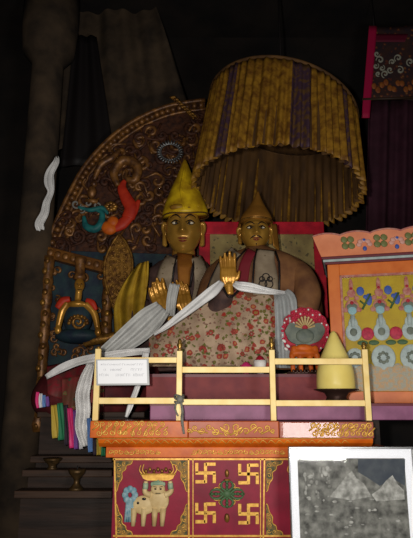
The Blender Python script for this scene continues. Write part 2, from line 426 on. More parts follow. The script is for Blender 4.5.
# left emblem: creature carrying a tray of jewels over its head
def emblem(cx, flip=1):
    Y = YF-.006; X = lambda d: cx+flip*d
    b = MB(); b.ell(at(X(0), 500, Y), (.052, .012, .055)); b.ell(at(X(-14), 505, Y), (.055, .011, .042)); b.ell(at(X(0), 489, Y-.003), (.034, .014, .03))
    b.tube(smooth_path(pp([(X(-7), 495), (X(-13), 492), (X(-12), 481)], Y), 5), [.016, .013, .010], 8); b.tube(smooth_path(pp([(X(7), 495), (X(13), 491), (X(12), 481)], Y), 5), [.016, .013, .010], 8)
    for q in (-24, -14, -3, 5): b.tube(pp([(X(q), 508), (X(q-1), 526)], Y), [.016, .010], 8)
    body = b.build('creature_figure', cream, fp)
    b = MB(); b.ell(at(X(0), 483.5, Y-.004), (.034, .012, .012))
    for k in range(7): b.ell(at(X(-6+k*2), 482+abs(k-3)*.7, Y-.006), (.007, .007, .01), 8, 6)
    for s in (-1, 1): b.tube(pp([(X(s*12.6), 489), (X(s*12.3), 483)], Y-.004), .013, 8)
    b.build('green_mane', cream_green, body)
    b = MB()
    for s in (-1, 1): b.ell(at(X(s*2.6), 489, Y-.018), (.0055, .004, .004), 8, 6); b.tube(pp([(X(s*1.2), 487.2), (X(s*4.6), 486.6)], Y-.017), .0015, 5)
    b.tube(pp([(X(-2.5), 493.3), (X(2.5), 493.3)], Y-.015), .002, 5); b.ell(at(X(-14), 499, Y-.011), (.01, .004, .006)); b.ell(at(X(-20), 503, Y-.011), (.006, .004, .006)); b.build('face_marks', eye_dark, body)
    b = MB(); P = [(-17, 474), (17, 474), (15, 478.5), (11, 480.5), (-11, 480.5), (-15, 478.5)]
    b.prism(pp([(X(p), q) for p, q in P], Y-.004), (0, .01, 0)); b.tube(pp([(X(-17.5), 474.3), (X(17.5), 474.3)], Y-.006), .004, 6)
    for s in (-1, 1):
        for k in range(2): b.tube(smooth_path(pp([(X(s*(13+k*3)), 474), (X(s*(15.5+k*3)), 470), (X(s*(14+k*3)), 464+k)], Y-.004), 4), [.004, .002], 6)
    tr = b.build('jewel_tray', gold_line, fp)
    b = MB()
    for k in range(7): b.mark(); b.ell(at(X(-12+k*4), 471.3-(1.8 if k % 2 else 0), Y-.006), (.0075, .007, .0105), 8, 8)
    each(b, 'jewel', gold_carve, tr)
    b = MB()
    for k in range(8):
        a = k*PI/4; b.ell(at(X(-28+5*math.cos(a)), 495+6*math.sin(a), Y), (.016, .006, .016), 8, 6)
    for k in range(5): b.tube(pp([(X(-28+k-2), 500), (X(-33+k*2.5), 522)], Y+.002), [.010, .006], 6)
    b.build('blue_lotus', M('lotus_blue', (.10, .24, .30), .5, c2=(.3, .4, .42), scale=70), fp)
emblem(158); emblem(306, -1)
# middle emblem: four swastikas round a crossed thunderbolt
def fylfot(cx, cy, s, skew=0):
    b = MB(); Y = YF-.007; w = .0155; e = s-1.4
    for p in ((0, -s, 0, s), (-s, 0, s, 0), (0, -e, s, -e), (e, 0, e, s), (0, e, -s, e), (-e, 0, -e, -s)):
        bar(b, cx+p[0], cy+p[1], cx+p[2], cy+p[3], Y, w, .008)
    o = b.build('swastika_emblem', gold_line, fp, bevel=.001)
for x, y in ((205.5, 473), (248.5, 474), (205.5, 513), (248.5, 514)): fylfot(x, y, 10.2)
b = MB(); g = MB(); Y = YF-.006
b.ell(at(227, 494, Y), (.02, .01, .02))
for k in range(4):
    a = k*PI/2; c, s = math.cos(a), math.sin(a); g.mark(); R = lambda p, q: (227+c*p-s*q, 494+.8*(s*p+c*q))
    for d in (-1, 1):
        b.tube(smooth_path(pp([R(3, 0), R(8, d*5.5), R(14, d*5), R(17, d*1)], Y), 5), [.006, .007, .002], 6)
        g.tube(smooth_path(pp([R(6, d*4), R(9, d*8), R(13, d*7), R(11, d*5)], Y-.002), 4), .002, 5)
    b.tube(pp([R(2, 0), R(18, 0)], Y), [.008, .003], 6)
    for q in (6, 11, 15): b.ell(at(*R(q, 0), Y-.004), .008, 8, 6)
vj = b.build('crossed_thunderbolt', green_dk, fp); each(g, 'gilt_edging', gold_line, vj)
b = MB(); b.ell(at(227, 473.5, Y), (.010, .007, .018)); b.ell(at(227, 518, Y), (.012, .007, .02)); b.ell(at(227, 480, Y), (.016, .006, .006)); b.build('gilt_flame', gold_carve, fp)

# ---------------------------------------------------------------- railing
YR = 2.76
rail = thing('altar_railing', 'pale gilt wooden railing along the front edge of the altar', 'railing', ((xl+xr)/2, YR, zt))
pw = .027
def post(px, ptop, top_y):
    x = at(px, 385, YR).x; zp = zat(ptop, YR)
    b = MB(); b.span((x-pw/2, YR-pw/2, zt), (x+pw/2, YR+pw/2, zp)); p = b.build('post', rail_gold, rail, bevel=.002)
    if top_y:
        h = zat(top_y, YR)-zp
        b = MB(); b.lathe((x, YR, zp), [(.011, 0), (.013, .1*h), (.008, .2*h), (.014, .4*h), (.015, .5*h), (.009, .68*h), (.011, .8*h), (.004, h)], 14); b.build('finial', brass, p)
    return x
X0 = post(97, 349, 346.5); X1 = post(179.3, 351, 338.5); X2 = post(272.5, 350, 337); X3 = post(366.3, 349.5, 342)
def rl(xa, xb, ya, w):
    z = zat(ya, YR); b = MB(); b.span((xa+pw/2, YR-.009, z-w/2), (xb-pw/2, YR+.009, z+w/2)); b.build('rail', rail_gold, rail, bevel=.002)
rl(X0, X1, 360.2, .027); rl(X1, X2, 369.8, .029); rl(X2, X3, 361.5, .029)
rl(X0, X1, 400.8, .029); rl(X1, X2, 402, .027); rl(X2, X3, 403.2, .028)

# printed sign in a clear sleeve
pa, pb, pc, pd = (96, 359.5), (148.5, 358.5), (149.5, 385), (96.5, 385.5)
Y = YR-.022
sg = thing('paper_sign', 'white printed paper sign in a clear sleeve tied to the left of the railing', 'sign', at(122, 385, Y))
b = MB(); b.prism(pp([pa, pb, pc, pd], Y), (0, .003, 0)); b.build('sleeve', plastic, sg)
b = MB(); b.prism(pp([(97.5, 360.5), (146.6, 359.8), (147.2, 383.2), (98, 383.7)], Y-.0012), (0, .001, 0)); pg = b.build('paper', paper, sg)
b = MB(); random.seed(3)
def glyphs(x0, x1, y, h, gaps=()):
    x = x0
    while x < x1:
        w = random.uniform(1.0, 1.9)
        if not any(a < x < c for a, c in gaps):
            k = random.random()
            bar(b, x, y-h/2, x, y+h/2, Y-.0018, .0011, .0004)
            if k > .3: bar(b, x, y-h/2*(1 if k > .6 else 0), x+w, y-h/2*(1 if k > .6 else 0), Y-.0018, .0010, .0004)
            if k < .7: bar(b, x+w*.9, y-h/2, x+w*.9, y+h/2, Y-.0018, .0009, .0004)
        x += w+.9
glyphs(101, 143, 364.6, 1.6); glyphs(104, 142, 369.8, 2.3, ((106, 109), (122, 129))); glyphs(99.5, 143, 375, 2.6, ((108, 115), (129, 131)))
b.build('printed_lines', ink, pg)
# cord knotted round the second post
cd = thing('knotted_cord', 'grey cord knotted round the second railing post with its end hanging down', 'cord', at(179, 400, YR-.03))
b = MB()
for k, y in enumerate((396, 399, 402)):
    pts = []
    for i in range(17):
        a = 2*PI*i/16; pts.append(Vector((X1+.021*math.cos(a), YR+.021*math.sin(a), zat(y, YR)+.004*math.sin(a*2+k))))
    b.tube(pts, .006, 6)
b.ell((X1+.004, YR-.026, zat(399, YR)), (.016, .012, .018)); b.build('knot', cord_mat, cd)
b = MB(); b.tube(smooth_path([at(181, 402, YR-.032), at(182.5, 412, YR-.034), at(182, 420, YR-.066), at(184, 434, YR-.07)], 6), [.006, .007, .008, .005], 6)
b.tube(smooth_path([at(177, 402, YR-.032), at(175, 408, YR-.03), at(178, 416, YR-.034)], 6), [.005, .004], 6); b.build('loose_end', cord_mat, cd)

# ---------------------------------------------------------------- steps behind the railing
YS = 2.83; zs = zat(403.5, YS); YM = 3.04; zm = zat(374, YM)
xs0 = at(150, 410, YS).x
st = thing('altar_step', 'purple lacquered step behind the railing', 'step', (.7, 3.2, zt))
b = MB(); b.span((xs0, YS, zt), (1.7, 3.9, zs)); b.build('board', purple, st, bevel=.004)
b = MB(); b.span((xs0, YS-.004, zs-.012), (1.7, YS, zs)); b.build('nosing', cab_dark, st)
xt0 = at(146, 385, YM).x; xt1 = at(333, 385, YM).x
tb = thing('throne', 'throne with maroon base and red bordered olive back behind the moustached statue', 'throne', ((xt0+xt1)/2, YM+.4, zs))
b = MB(); b.span((xt0, YM, zs), (xt1, YM+.86, zm)); b.build('base_block', maroon, tb, bevel=.004)
b = MB(); b.span((xt0-.004, YM-.006, zm-.016), (xt1+.004, YM, zm)); b.span((xt0-.004, YM-.006, zs), (xt1+.004, YM, zs+.014)); b.build('edge_strip', cab_dark, tb)

# throne back
YB = 3.86
def quad(P, Y): return pp(P, Y)
x0, x1 = at(199, 260, YB).x, at(325, 260, YB).x; zt_ = zat(222.5, YB); bw = .092
b = MB(); b.span((x0, YB-.02, zt_-bw), (x1, YB+.02, zt_)); b.span((x0, YB-.02, zm), (x0+bw*.85, YB+.02, zt_-bw)); b.span((x1-bw*.85, YB-.02, zm), (x1, YB+.02, zt_-bw)); bk_ = b.build('back_border', throne_red, tb, bevel=.004)
b = MB(); b.span((x0+bw*.85, YB-.008, zm), (x1-bw*.85, YB+.02, zt_-bw)); b.build('brocade_panel', throne_cloth, bk_)

# ---------------------------------------------------------------- statues: shared pieces
def head(root, C, w, d, h, skin, eyes='calm', moustache=False):
    """face turned to -Y; C centre, w/d/h half sizes"""
    def disp(a, c):
        g = lambda x, s: math.exp(-(x/s)**2)
        n = 0
        if -.42 < c < .34:
            t = (.34-c)/.62; n += (.06+.33*max(0, min(1, t))**1.3)*g(a, .11+.08*max(0, min(1, t)))*(1 if c > -.26 else g(c+.26, .06))
        n += .05*g(c+.24, .07)*(g(a-.17, .09)+g(a+.17, .09))
        n += .06*g(c-.33-.10*math.cos(a*3.3), .07)*g(a, .62)
        n -= .10*(g(a-.38, .2)+g(a+.38, .2))*g(c-.13, .12)
        n += .085*(g(a-.48, .24)+g(a+.48, .24))*g(c+.22, .24)
        n += .075*g(c+.50, .05)*g(a, .22)+.07*g(c+.62, .05)*g(a, .17)-.03*g(c+.56, .022)*g(a, .26)
        n += .09*g(c+.88, .13)*g(a, .24)
        return n
    def taper(c): return 1-.17*max(0, -c)**1.5-.05*max(0, c)
    def surf(a, c, lift=0):
        aa = a/taper(c); q = max(0, 1-aa*aa-c*c)
        return C+Vector((a*w, -(d*math.sqrt(q)**.9+disp(a, c)*d)-lift, c*h))
    nu, nv = 84, 60; vs = []
    def fn(u, v):
        th = PI*(.001+.998*v); ph = 2*PI*u
        c = math.cos(th); s = math.sin(th); a = s*math.cos(ph)*taper(c); yy = s*math.sin(ph)
        if yy < 0: return C+Vector((a*w, -(d*(abs(yy))**.9+disp(a, c)*d*min(1, abs(yy)*2.5)), c*h))
        return C+Vector((a*w, d*yy, c*h))
    b = MB(); b.grid(fn, nu, nv, True)
    b.tube([C+Vector((0, d*.25, -h*.55)), C+Vector((0, d*.3, -h*1.5))], [w*.62, w*.7], 20)
    hd = b.build('head', skin, root)
    b = MB()
    for s in (-1, 1):      # long lobed ears
        P = [C+Vector((s*w*x, d*y, h*z)) for x, y, z in ((.93, .1, .28), (1.1, .12, .32), (1.16, .14, .12), (1.08, .1, -.1), (1.05, .02, -.35), (1.02, 0, -.55), (.94, 0, -.5))]
        b.mark(); b.tube(smooth_path(P, 5), [w*.10, w*.12, w*.1, w*.09, w*.12, w*.14, w*.07], 8)
        b.ell(C+Vector((s*w*1.0, d*.1, h*.05)), (w*.08, d*.12, h*.28))
    each(b, 'ear', skin, hd)
    b = MB(); p = MB(); br = MB()
    for s in (-1, 1):
        e = surf(s*.38, .12); b.mark(); p.mark(); br.mark(); b.ell(e+Vector((0, d*.05, 0)), (w*.20, d*.12, h*.062), 16, 10)
        p.ell(e+Vector((-s*w*.03, -d*.045, 0)), (w*.08, d*.045, h*.056), 12, 8)
        p.tube([surf(s*(.16+.5*k/8), .12+.10*math.sin(PI*k/8), d*.02) for k in range(9)], [w*.02, w*.045, w*.02], 6); p.tube([surf(s*(.18+.44*k/8), .10-.06*math.sin(PI*k/8), d*.02) for k in range(9)], [w*.012, w*.026, w*.012], 6)
        br.tube([surf(s*(.12+.58*k/8), .28+.17*math.sin(PI*(k/8)*.85), d*.012) for k in range(9)], [w*.03, w*.05, w*.02], 6)
    each(b, 'eye_white', eye_white, hd); each(p, 'pupil', eye_dark, hd); each(br, 'eyebrow', eye_dark, hd)
    b = MB(); b.tube([surf(-.27+.54*k/10, -.50+.035*abs(k-5)/5-.01, 0) for k in range(11)], [w*.015, w*.05, w*.055, w*.05, w*.015], 8)
    b.tube([surf(-.22+.44*k/10, -.60+.05*abs(k-5)/5, 0) for k in range(11)], [w*.015, w*.05, w*.06, w*.05, w*.015], 8); b.build('lips', lip_mat, hd)
    if moustache:
        b = MB()
        for s in (-1, 1): b.tube([surf(s*(.06+.34*k/6), -.38-.14*(k/6)**2, d*.012) for k in range(7)], [w*.045, w*.05, w*.015], 6)
        b.tube([surf(0, -.74-.03*k, d*.015) for k in range(5)], [w*.05, w*.015], 6); b.build('moustache', eye_dark, hd)
    return hd, surf
def hand(root, W, up, side, nrm, L, mat, curl=.15, spread=.09, name='hand'):
    """W wrist, up finger direction, side thumb direction, nrm palm normal, L total length"""
    up, side, nrm = Vector(up).normalized(), Vector(side).normalized(), Vector(nrm).normalized()
    b = MB(); pl = L*.5
    for k in range(4):
        o = (k-1.5)*L*.105
        b.tube([W+side*(-o*.55)+up*0, W+side*(-o)+up*pl*.5+nrm*L*.01, W+side*(-o)+up*pl], [L*.085, L*.10, L*.075], 10)
    b.ell(W+up*pl*.5, (L*.18, L*.09, L*.22), 14, 10, Matrix([side, nrm, up]).transposed())
    fl = (.46, .52, .47, .38)
    for k in range(4):
        o = (k-1.5)*L*.115; s = -(k-1.5)*spread
        p0 = W+side*(-o)+up*pl*.92; dr = (up+side*s).normalized(); ln = L*fl[k]
        p1 = p0+dr*ln*.45; d2 = (dr+nrm*curl).normalized(); p2 = p1+d2*ln*.32; d3 = (dr+nrm*curl*2.2).normalized(); p3 = p2+d3*ln*.23
        b.tube([p0-dr*L*.05, p0, p1, p2, p3], [L*.062, L*.061, L*.056, L*.050, L*.037], 10); b.ell(p3, L*.038, 8, 6)
    t0 = W+side*L*.12+up*L*.1; t1 = t0+(side*.8+up*.75+nrm*.25).normalized()*L*.2; t2 = t1+(side*.3+up+nrm*.2).normalized()*L*.17
    b.tube([W+side*L*.05+up*L*.05, t0, t1, t2], [L*.07, L*.068, L*.056, L*.036], 10); b.ell(t2, L*.037, 8, 6)
    b.tube([W+up*L*.06, W-up*L*.25], [L*.12, L*.125], 12)
    return b.build(name, mat, root, remesh=L*.022, smooth=2)
def mantle(levels, Y, D, n=64, pw_=2.0):
    """stack of rings from (py, px left, px right, depth factor)"""
    rings = []
    for (py, a, c, df) in levels:
        P, Q = at(a, py, Y), at(c, py, Y); cx = (P.x+Q.x)/2; r = (Q.x-P.x)/2
        w_ = .035*min(1, max(0, (py-levels[2][0])/30))
        rings.append([Vector((cx+r*math.cos(2*PI*k/n), Y+D*df*math.sin(2*PI*k/n)*(1+w_*math.sin(k*1.6+py*.05)), P.z)) for k in range(n)])
    return rings
def front(levels, Y, D, px, py, lift=.006):          # point on the front of such a mantle, seen at a pixel
    Z = [(at(0, l[0], Y).z, at(l[1], l[0], Y).x, at(l[2], l[0], Y).x, l[3]) for l in levels]
    y = Y-D*.7
    for _ in range(8):
        p = at(px, py, y); i = 0
        while i < len(Z)-2 and Z[i+1][0] > p.z: i += 1
        t = max(0, min(1, (Z[i][0]-p.z)/(Z[i][0]-Z[i+1][0]))); a, c, df = [Z[i][k]+(Z[i+1][k]-Z[i][k])*t for k in (1, 2, 3)]
        u = max(-.97, min(.97, (p.x-(a+c)/2)/((c-a)/2)))
        y = Y-D*df*math.sqrt(1-u*u)*1.04-lift
    return at(px, py, y)
def strip(levels, Y, D, path, hw, lift=.008, nu=6):
    C = smooth_path([Vector((x, y, 0)) for x, y in path], 6); m = len(C)-1
    def fn(u, v):
        i = round(v*m); k = (u-.5)*2; t = (C[min(i+1, m)]-C[max(i-1, 0)]).normalized()
        h = hw if not hasattr(hw, '__len__') else hw[0]+(hw[1]-hw[0])*v
        return front(levels, Y, D, C[i].x-t.y*k*h, C[i].y+t.x*k*h, lift)
    b = MB(); b.grid(fn, nu, m); return b

# ---------------------------------------------------------------- right statue
YA = 3.47
sr = thing('seated_statue', 'gilded moustached lama statue in brown pointed hat and flowered brocade, one palm raised', 'statue', (at(257, 370, YA).x, YA, zm))
LV = [(246, 250, 264, .35), (251, 240, 275, .55), (255, 229, 287, .75), (261, 216, 300, .92), (270, 206, 312, 1.0), (282, 200, 318, 1.05), (296, 196, 321, 1.1), (315, 193, 323, 1.2), (340, 190, 325, 1.3), (371, 190, 325, 1.3)]
DA = .20
b = MB(); b.loft(mantle(LV, YA, DA)); rb = b.build('robe', robe_brown, sr)
k = mpp(233, YA); C = at(255, 233.5, YA-.04)
hd, sf = head(sr, C, 14.6*k, .10, 17.5*k, gold_face, moustache=True)
# hat
def cone_hat(root, base, rx, ry, apex, mat, name='hat', bend=.0, ridge=0, prof=None, lower=None):
    n = 48; rings = []; prof = prof or [(0, 1.0), (.06, 1.06), (.2, .96), (.4, .72), (.6, .47), (.8, .25), (.93, .11), (1, .02)]
    for t, r in prof:
        c = base.lerp(apex, t)+Vector((0, bend*math.sin(t*PI), 0)); ring = []
        for i in range(n):
            a = 2*PI*i/n; q = 1+ridge*abs(math.sin(a*1.5))*(.5-abs(t-.4))
            z = (lower(a) if lower else 0)*(1-t)**3
            ring.append(c+Vector((rx*r*q*math.cos(a), ry*r*q*math.sin(a), z)))
        rings.append(ring)
    b = MB(); b.loft(rings); return b.build(name, mat, root)
bs = at(255.8, 222.5, YA-.03); ap = at(258, 190.5, YA)
h_ = cone_hat(sr, bs, 16*k, .105, ap, hat_brown, prof=[(0, .97), (.08, 1.0), (.2, .9), (.38, .66), (.58, .40), (.78, .2), (.92, .09), (1, .02)])
b = MB(); b.tube([Vector((bs.x+16.4*k*math.cos(2*PI*i/32), bs.y+.108*math.sin(2*PI*i/32), bs.z)) for i in range(33)], .006, 6); b.build('hat_band', gold_carve, h_)
b = MB()
for s, w_ in ((1, 1), (-1, .35)):      # ear flaps of the hat
    def f(u, v, s=s, w_=w_): 
        p = at(255.5+s*(15+u*6*w_+v*3*w_), 224+v*22*w_+6*u*v, YA-.02+.05*u); return p
    b.mark(); b.grid(f, 6, 8)
each(b, 'ear_flap', hat_brown, h_, solid=.006)
# inner garment, lapels
b = strip(LV, YA, DA, [(252, 250), (246, 262), (243, 275), (241, 289)], (4.5, 6.5), .008); b.build('inner_sash', M('deep_red', (.16, .012, .02), .6), sr, solid=.004)
b = strip(LV, YA, DA, [(236, 251), (227, 262), (220, 276), (214, 292)], (6, 8), .011); lp = b.build('lapel', lapel_mat, sr, solid=.006)
b = MB(); b.mark(); b.tube([front(LV, YA, DA, x, y, .016) for x, y in ((229, 252), (219, 262), (212, 276), (206, 292))], .006, 6); b.mark(); b.tube([front(LV, YA, DA, x, y, .016) for x, y in ((246, 249), (238, 258), (231, 272), (225, 292))], .006, 6); each(b, 'piping', edge_dark, lp)
b = strip(LV, YA, DA, [(266, 250), (265, 262), (266, 276), (266, 295)], (8, 13), .013); lp = b.build('lapel', lapel_mat, sr, solid=.006)
b = MB(); b.mark(); b.tube([front(LV, YA, DA, x, y, .02) for x, y in ((257, 249), (254, 262), (253, 276), (252, 292))], .006, 6); b.mark(); b.tube([front(LV, YA, DA, x, y, .02) for x, y in ((275, 251), (279, 262), (279.5, 276), (279, 294))], .007, 6); each(b, 'piping', edge_dark, lp)
b = MB()
for (x, y, q) in ((263, 284, 4), (269, 284, 4), (266, 277, 3.6), (262, 279, 2.5), (270, 279, 2.5)):
    b.tube([front(LV, YA, DA, x+q*math.cos(a*PI/6), y+q*math.sin(a*PI/6), .02) for a in range(13)], .0035, 5)
b.build('emblem', edge_dark, lp)
# upper arm of the far side under the mantle
b = MB(); b.tube(smooth_path([at(291, 264, 3.43), at(301, 275, 3.36), at(307, 293, 3.30), at(302, 313, 3.27)], 6), [.05, .075, .085, .085], 20); b.build('draped_arm', robe_brown, sr)
# raised hand with its dark sleeve
Wp = at(229, 286, 3.16)
hand(sr, Wp, (-.05, -.05, 1), (1, 0, .0), (0, -1, .1), .205, gold_skin, curl=.10, spread=.05)
b = MB(); b.tube(smooth_path([at(226, 291, 3.17), at(221, 303, 3.23), at(212, 318, 3.33)], 6), [.045, .062, .085], 18); sl = b.build('sleeve', robe_dark, sr)
b = MB(); b.tube(smooth_path([at(212, 294, 3.20), at(221, 285, 3.18), at(229, 297, 3.13), at(238, 291, 3.17)], 6), .007, 8); b.build('cuff', edge_dark, sl)
# crossed legs and the flowered brocade over them
b = MB()
b.ell(at(228, 345, 3.46), (.38, .27, .17), 28, 16); b.build('folded_legs', robe_brown, sr)
def f(u, v):
    x = 149+152*u
    yt = 334-45*min(1, max(0, (x-152)/70))**.9 if x < 222 else 289+4*(x-222)/60+max(0, x-285)*.45
    y = yt+(366.5-yt)*v
    Y = 3.215-.075*math.sin(min(1, v*1.25)*PI/2)+.10*max(0, abs(u-.5)*2-.72)**1.4+.05*(1-v)**3
    Y += (.005+.016*v)*math.sin(u*31+1.3*math.sin(v*3)+.4)+.005*v*math.sin(u*67+2)
    return at(x, y, Y)
b = MB(); b.grid(f, 110, 30); fc = b.build('brocade_cover', flower_cloth, sr, solid=.004)
# big blossoms woven along the hem
b = MB(); g = MB()
for (x, y, q) in ((202, 350, 4.3), (222, 348.5, 4.6), (262, 351, 4.3), (170, 351, 3.6), (242, 354, 2.6), (188, 338, 2.6), (211, 333, 3), (233, 332, 3.2), (252, 334, 2.8), (272, 335, 2.8)):
    b.mark(); g.mark()
    for m_ in range(6):
        a = PI*m_/5 if q > 4 else 2*PI*m_/6; px, py = x+q*.62*math.cos(a), y-q*.62*math.sin(a)
        yt = 334-45*min(1, max(0, (px-152)/70))**.9 if px < 222 else 289+4*(px-222)/60
        p = Vector(f((px-149)/152, (py-yt)/(366.5-yt))); b.ell(p, (q*.42*k, .004, q*.42*k), 8, 6)
    px, py = x, y; yt = 334-45*min(1, max(0, (px-152)/70))**.9 if px < 222 else 289+4*(px-222)/60
    for d in (-1, 1):
        p = Vector(f((px+d*q*.9-149)/152, (py+q*.9-yt)/(366.5-yt))); g.ell(p, (q*.5*k, .004, q*.28*k), 8, 6)
each(b, 'woven_blossom', M('woven_red', (.34, .05, .035), .6, c2=(.24, .04, .03), scale=60), fc); each(g, 'woven_leaf_pair', M('woven_green', (.10, .10, .03), .6), fc)

# ---------------------------------------------------------------- left statue
YC = 3.68
zb = zat(409, 3.35)
sl_ = thing('seated_statue', 'golden faced lama statue in tall yellow pointed hat, hands held at the chest', 'statue', (at(165, 400, YC).x, YC, zb))
LV2 = [(253, 176, 192, .4), (258, 170, 197, .6), (263, 158, 207, .8), (272, 146, 214, .95), (290, 138, 217, 1.0), (315, 132, 214, 1.0), (345, 120, 212, 1.0), (371, 108, 210, 1.0), (373, 95, 142, 1.0), (409, 90, 142, 1.0)]
DC = .17
b = MB(); b.loft(mantle(LV2, YC, DC)); b.build('robe', robe_dark, sl_)
k2 = mpp(232, YC); C2 = at(183.5, 231, YC-.05)
hd, sf = head(sl_, C2, 17.8*k2, .135, 25.5*k2, gold_face)
b = strip(LV2, YC, DC, [(186, 254), (185, 262), (184, 272), (184, 290)], (9, 5), .010); b.build('chest', M('orange_gilt', (.34, .13, .02), .4, .4, c2=(.24, .08, .015), scale=12), sl_, solid=.006)
b = strip(LV2, YC, DC, [(172, 257), (167, 268), (163, 285), (160, 300)], (6, 9), .014); lp = b.build('lapel', lapel_mat, sl_, solid=.006)
b = MB(); b.tube([front(LV2, YC, DC, x, y, .02) for x, y in ((177, 256), (174, 268), (172, 285))], .007, 6); b.build('piping', edge_dark, lp)
b = strip(LV2, YC, DC, [(196, 257), (200, 268), (202, 285), (200, 305)], (5, 9), .014); lp = b.build('lapel', lapel_mat, sl_, solid=.006)
b = MB(); b.tube([front(LV2, YC, DC, x, y, .02) for x, y in ((193, 256), (193.5, 268), (190, 287))], .008, 6); b.build('piping', edge_dark, lp)
# tall pointed hat: concave sides, raised centre ridge, brown patch above the brow
bs = at(185.3, 213, YC-.05); ap = at(184.8, 159.5, YC-.03)
low = lambda a: -.04*max(0, -math.cos(a))**3-.015*max(0, math.cos(a))**3-.052*max(0, -math.sin(a))**2
ht = cone_hat(sl_, bs, 22.5*k2, .15, ap, hat_yellow, prof=[(0, 1.0), (.06, 1.0), (.15, .92), (.3, .76), (.45, .60), (.6, .44), (.75, .29), (.88, .17), (.96, .09), (1, .03)], ridge=.10, lower=low)
b = MB(); b.tube(smooth_path([at(184, 209, YC-.20), at(181, 190, YC-.145), at(184, 172, YC-.085), at(184.8, 161, YC-.035)], 6), [.008, .010, .008, .004], 8); b.tube(smooth_path([at(181, 190, YC-.145), at(190, 199, YC-.165), at(199, 207, YC-.165)], 6), [.009, .008, .004], 8); b.build('seam_ridge', hat_yellow, ht)
b = MB(); b.mark(); b.ell(at(178.5, 207.5, YC-.172), (.058, .03, .024)); b.mark(); b.ell(at(188, 208.5, YC-.182), (.03, .016, .016)); each(b, 'brown_patch', M('brown_silk', (.22, .10, .012), .5, c2=(.30, .17, .012), scale=20), ht)
b = MB(); b.tube([Vector((bs.x+23*k2*math.cos(2*PI*i/40), bs.y+.165*math.sin(2*PI*i/40), bs.z-.003+low(2*PI*i/40))) for i in range(41)], .005, 6); b.build('brim_edge', M('hat_brim_brown', (.10, .05, .012), .6), ht)
# hands at the chest, white cloth between them
hand(sl_, at(168, 317, 3.40), (-.42, 0, 1), (.9, -.2, .40), (.3, -1, .1), .255, gold_skin, curl=.35, spread=.03)
hand(sl_, at(186, 312, 3.40), (-.2, 0, 1), (-.95, -.2, -.1), (-.3, -1, .1), .21, gold_skin, curl=.45, spread=.03)
b = MB(); b.mark(); b.tube(smooth_path([at(169, 322, 3.36), at(160, 335, 3.42), at(143, 335, 3.5), at(138, 305, 3.58)], 6), [.06, .085, .095, .09], 16); b.mark(); b.tube(smooth_path([at(188, 316, 3.36), at(200, 330, 3.45), at(208, 310, 3.55)], 6), [.05, .08, .09], 16); each(b, 'sleeve', robe_dark, sl_)
# yellow mantle over the right shoulder
def f(u, v):
    a = (148-8*v+2*math.sin(v*4), 261+72*v); c = (138-26*math.sin(min(1, v*1.5)*PI/2)+3*v, 264+76*v)
    x = a[0]+(c[0]-a[0])*u; y = a[1]+(c[1]-a[1])*u
    return at(x, y, 3.44+.14*u+.02*math.sin(u*15+v*4)-.05*v)
b = MB(); b.grid(f, 26, 20); b.build('yellow_mantle', yellow_cloth, sl_, solid=.01)
# broad lap in maroon
b = MB(); b.ell(at(96, 392, 3.50), (.37, .27, .21), 30, 18); b.ell(at(75, 398, 3.46), (.26, .24, .17), 24, 14); b.ell(at(128, 372, 3.55), (.2, .2, .2), 24, 14); b.build('folded_legs', robe_maroon, sl_, remesh=.015, smooth=6)
def f(u, v):
    x = 47+52*u; y = 366-10*u+(40-3*abs(u-.4)*10)*v
    return at(x, y, 3.235-.05*math.sin(v*PI/2)+.10*(1-v)**2+.008*math.sin(u*24+v*3)+.05*(u-.5)**2)
b = MB(); b.grid(f, 40, 16); b.build('red_lap_cloth', M('crimson_lap', (.22, .012, .022), .65, c2=(.10, .03, .025), scale=26), sl_, solid=.004)
def f(u, v):
    x = 62+42*u; y = 379-9*u+(34+4*math.sin(u*7))*v
    return at(x, y, 3.20-.05*math.sin(v*PI/2)+.008*math.sin(u*22+v*3))
b = MB(); b.grid(f, 40, 16); b.build('patterned_lap_cloth', patch_cloth, sl_, solid=.004)
# its plinth
lb = thing('statue_plinth', 'dark wooden plinth carrying the yellow hatted statue', 'plinth', (at(110, 420, 3.5).x, 3.55, 0))
xq = at(36, 420, 3.2).x; zp = zb-.015
b = MB(); b.span((xq, 3.29, 0), (xt0-.03, 3.85, zp-.03)); b.build('block', dark_wood, lb); b = MB(); b.span((xq-.02, 3.28, zp-.03), (xt0-.03, 3.86, zp)); b.build('top_board', brown_wood, lb, bevel=.004)

# ---------------------------------------------------------------- white scarves
G = 'ceremonial scarves draped on the statues'
tag(ribbon('ceremonial_scarf', white_silk, [(222, 282, 3.5, 3.13), (213, 291, 5.5, 3.10), (200, 301, 5, 3.10), (183, 314, 4.2, 3.10), (166, 327, 2.6, 3.12), (154, 335, 1, 3.15)], ripple=.008, waves=1), 'narrow white silk scarf running from the raised hand down to the left', 'scarf', G)
tag(ribbon('ceremonial_scarf', white_silk, [(234, 283, 2.5, 3.13), (240, 286, 4.5, 3.10), (252, 288, 4.8, 3.10), (264, 290.5, 3.6, 3.11), (276, 292.5, 2.4, 3.12), (285, 293, 1.2, 3.15)], ripple=.012, waves=2), 'crumpled white scarf lying across the lap, right of the raised hand', 'scarf', G)
tag(ribbon('ceremonial_scarf', sheer_silk, [(281, 292, 8, 3.17), (285, 300, 11, 3.125), (286, 320, 11, 3.118), (286, 345, 11, 3.115), (286, 368, 10, 3.115)], ripple=.012, waves=3), 'sheer silvery scarf hanging over the brocade beside the red disc', 'scarf', G)
tag(ribbon('ceremonial_scarf', grey_silk, [(175, 284, 5, 3.30), (172, 297, 5, 3.28), (170, 316, 4.5, 3.26)], ripple=.008, waves=2), 'short grey white scarf between the hands of the yellow hatted statue', 'scarf', G)
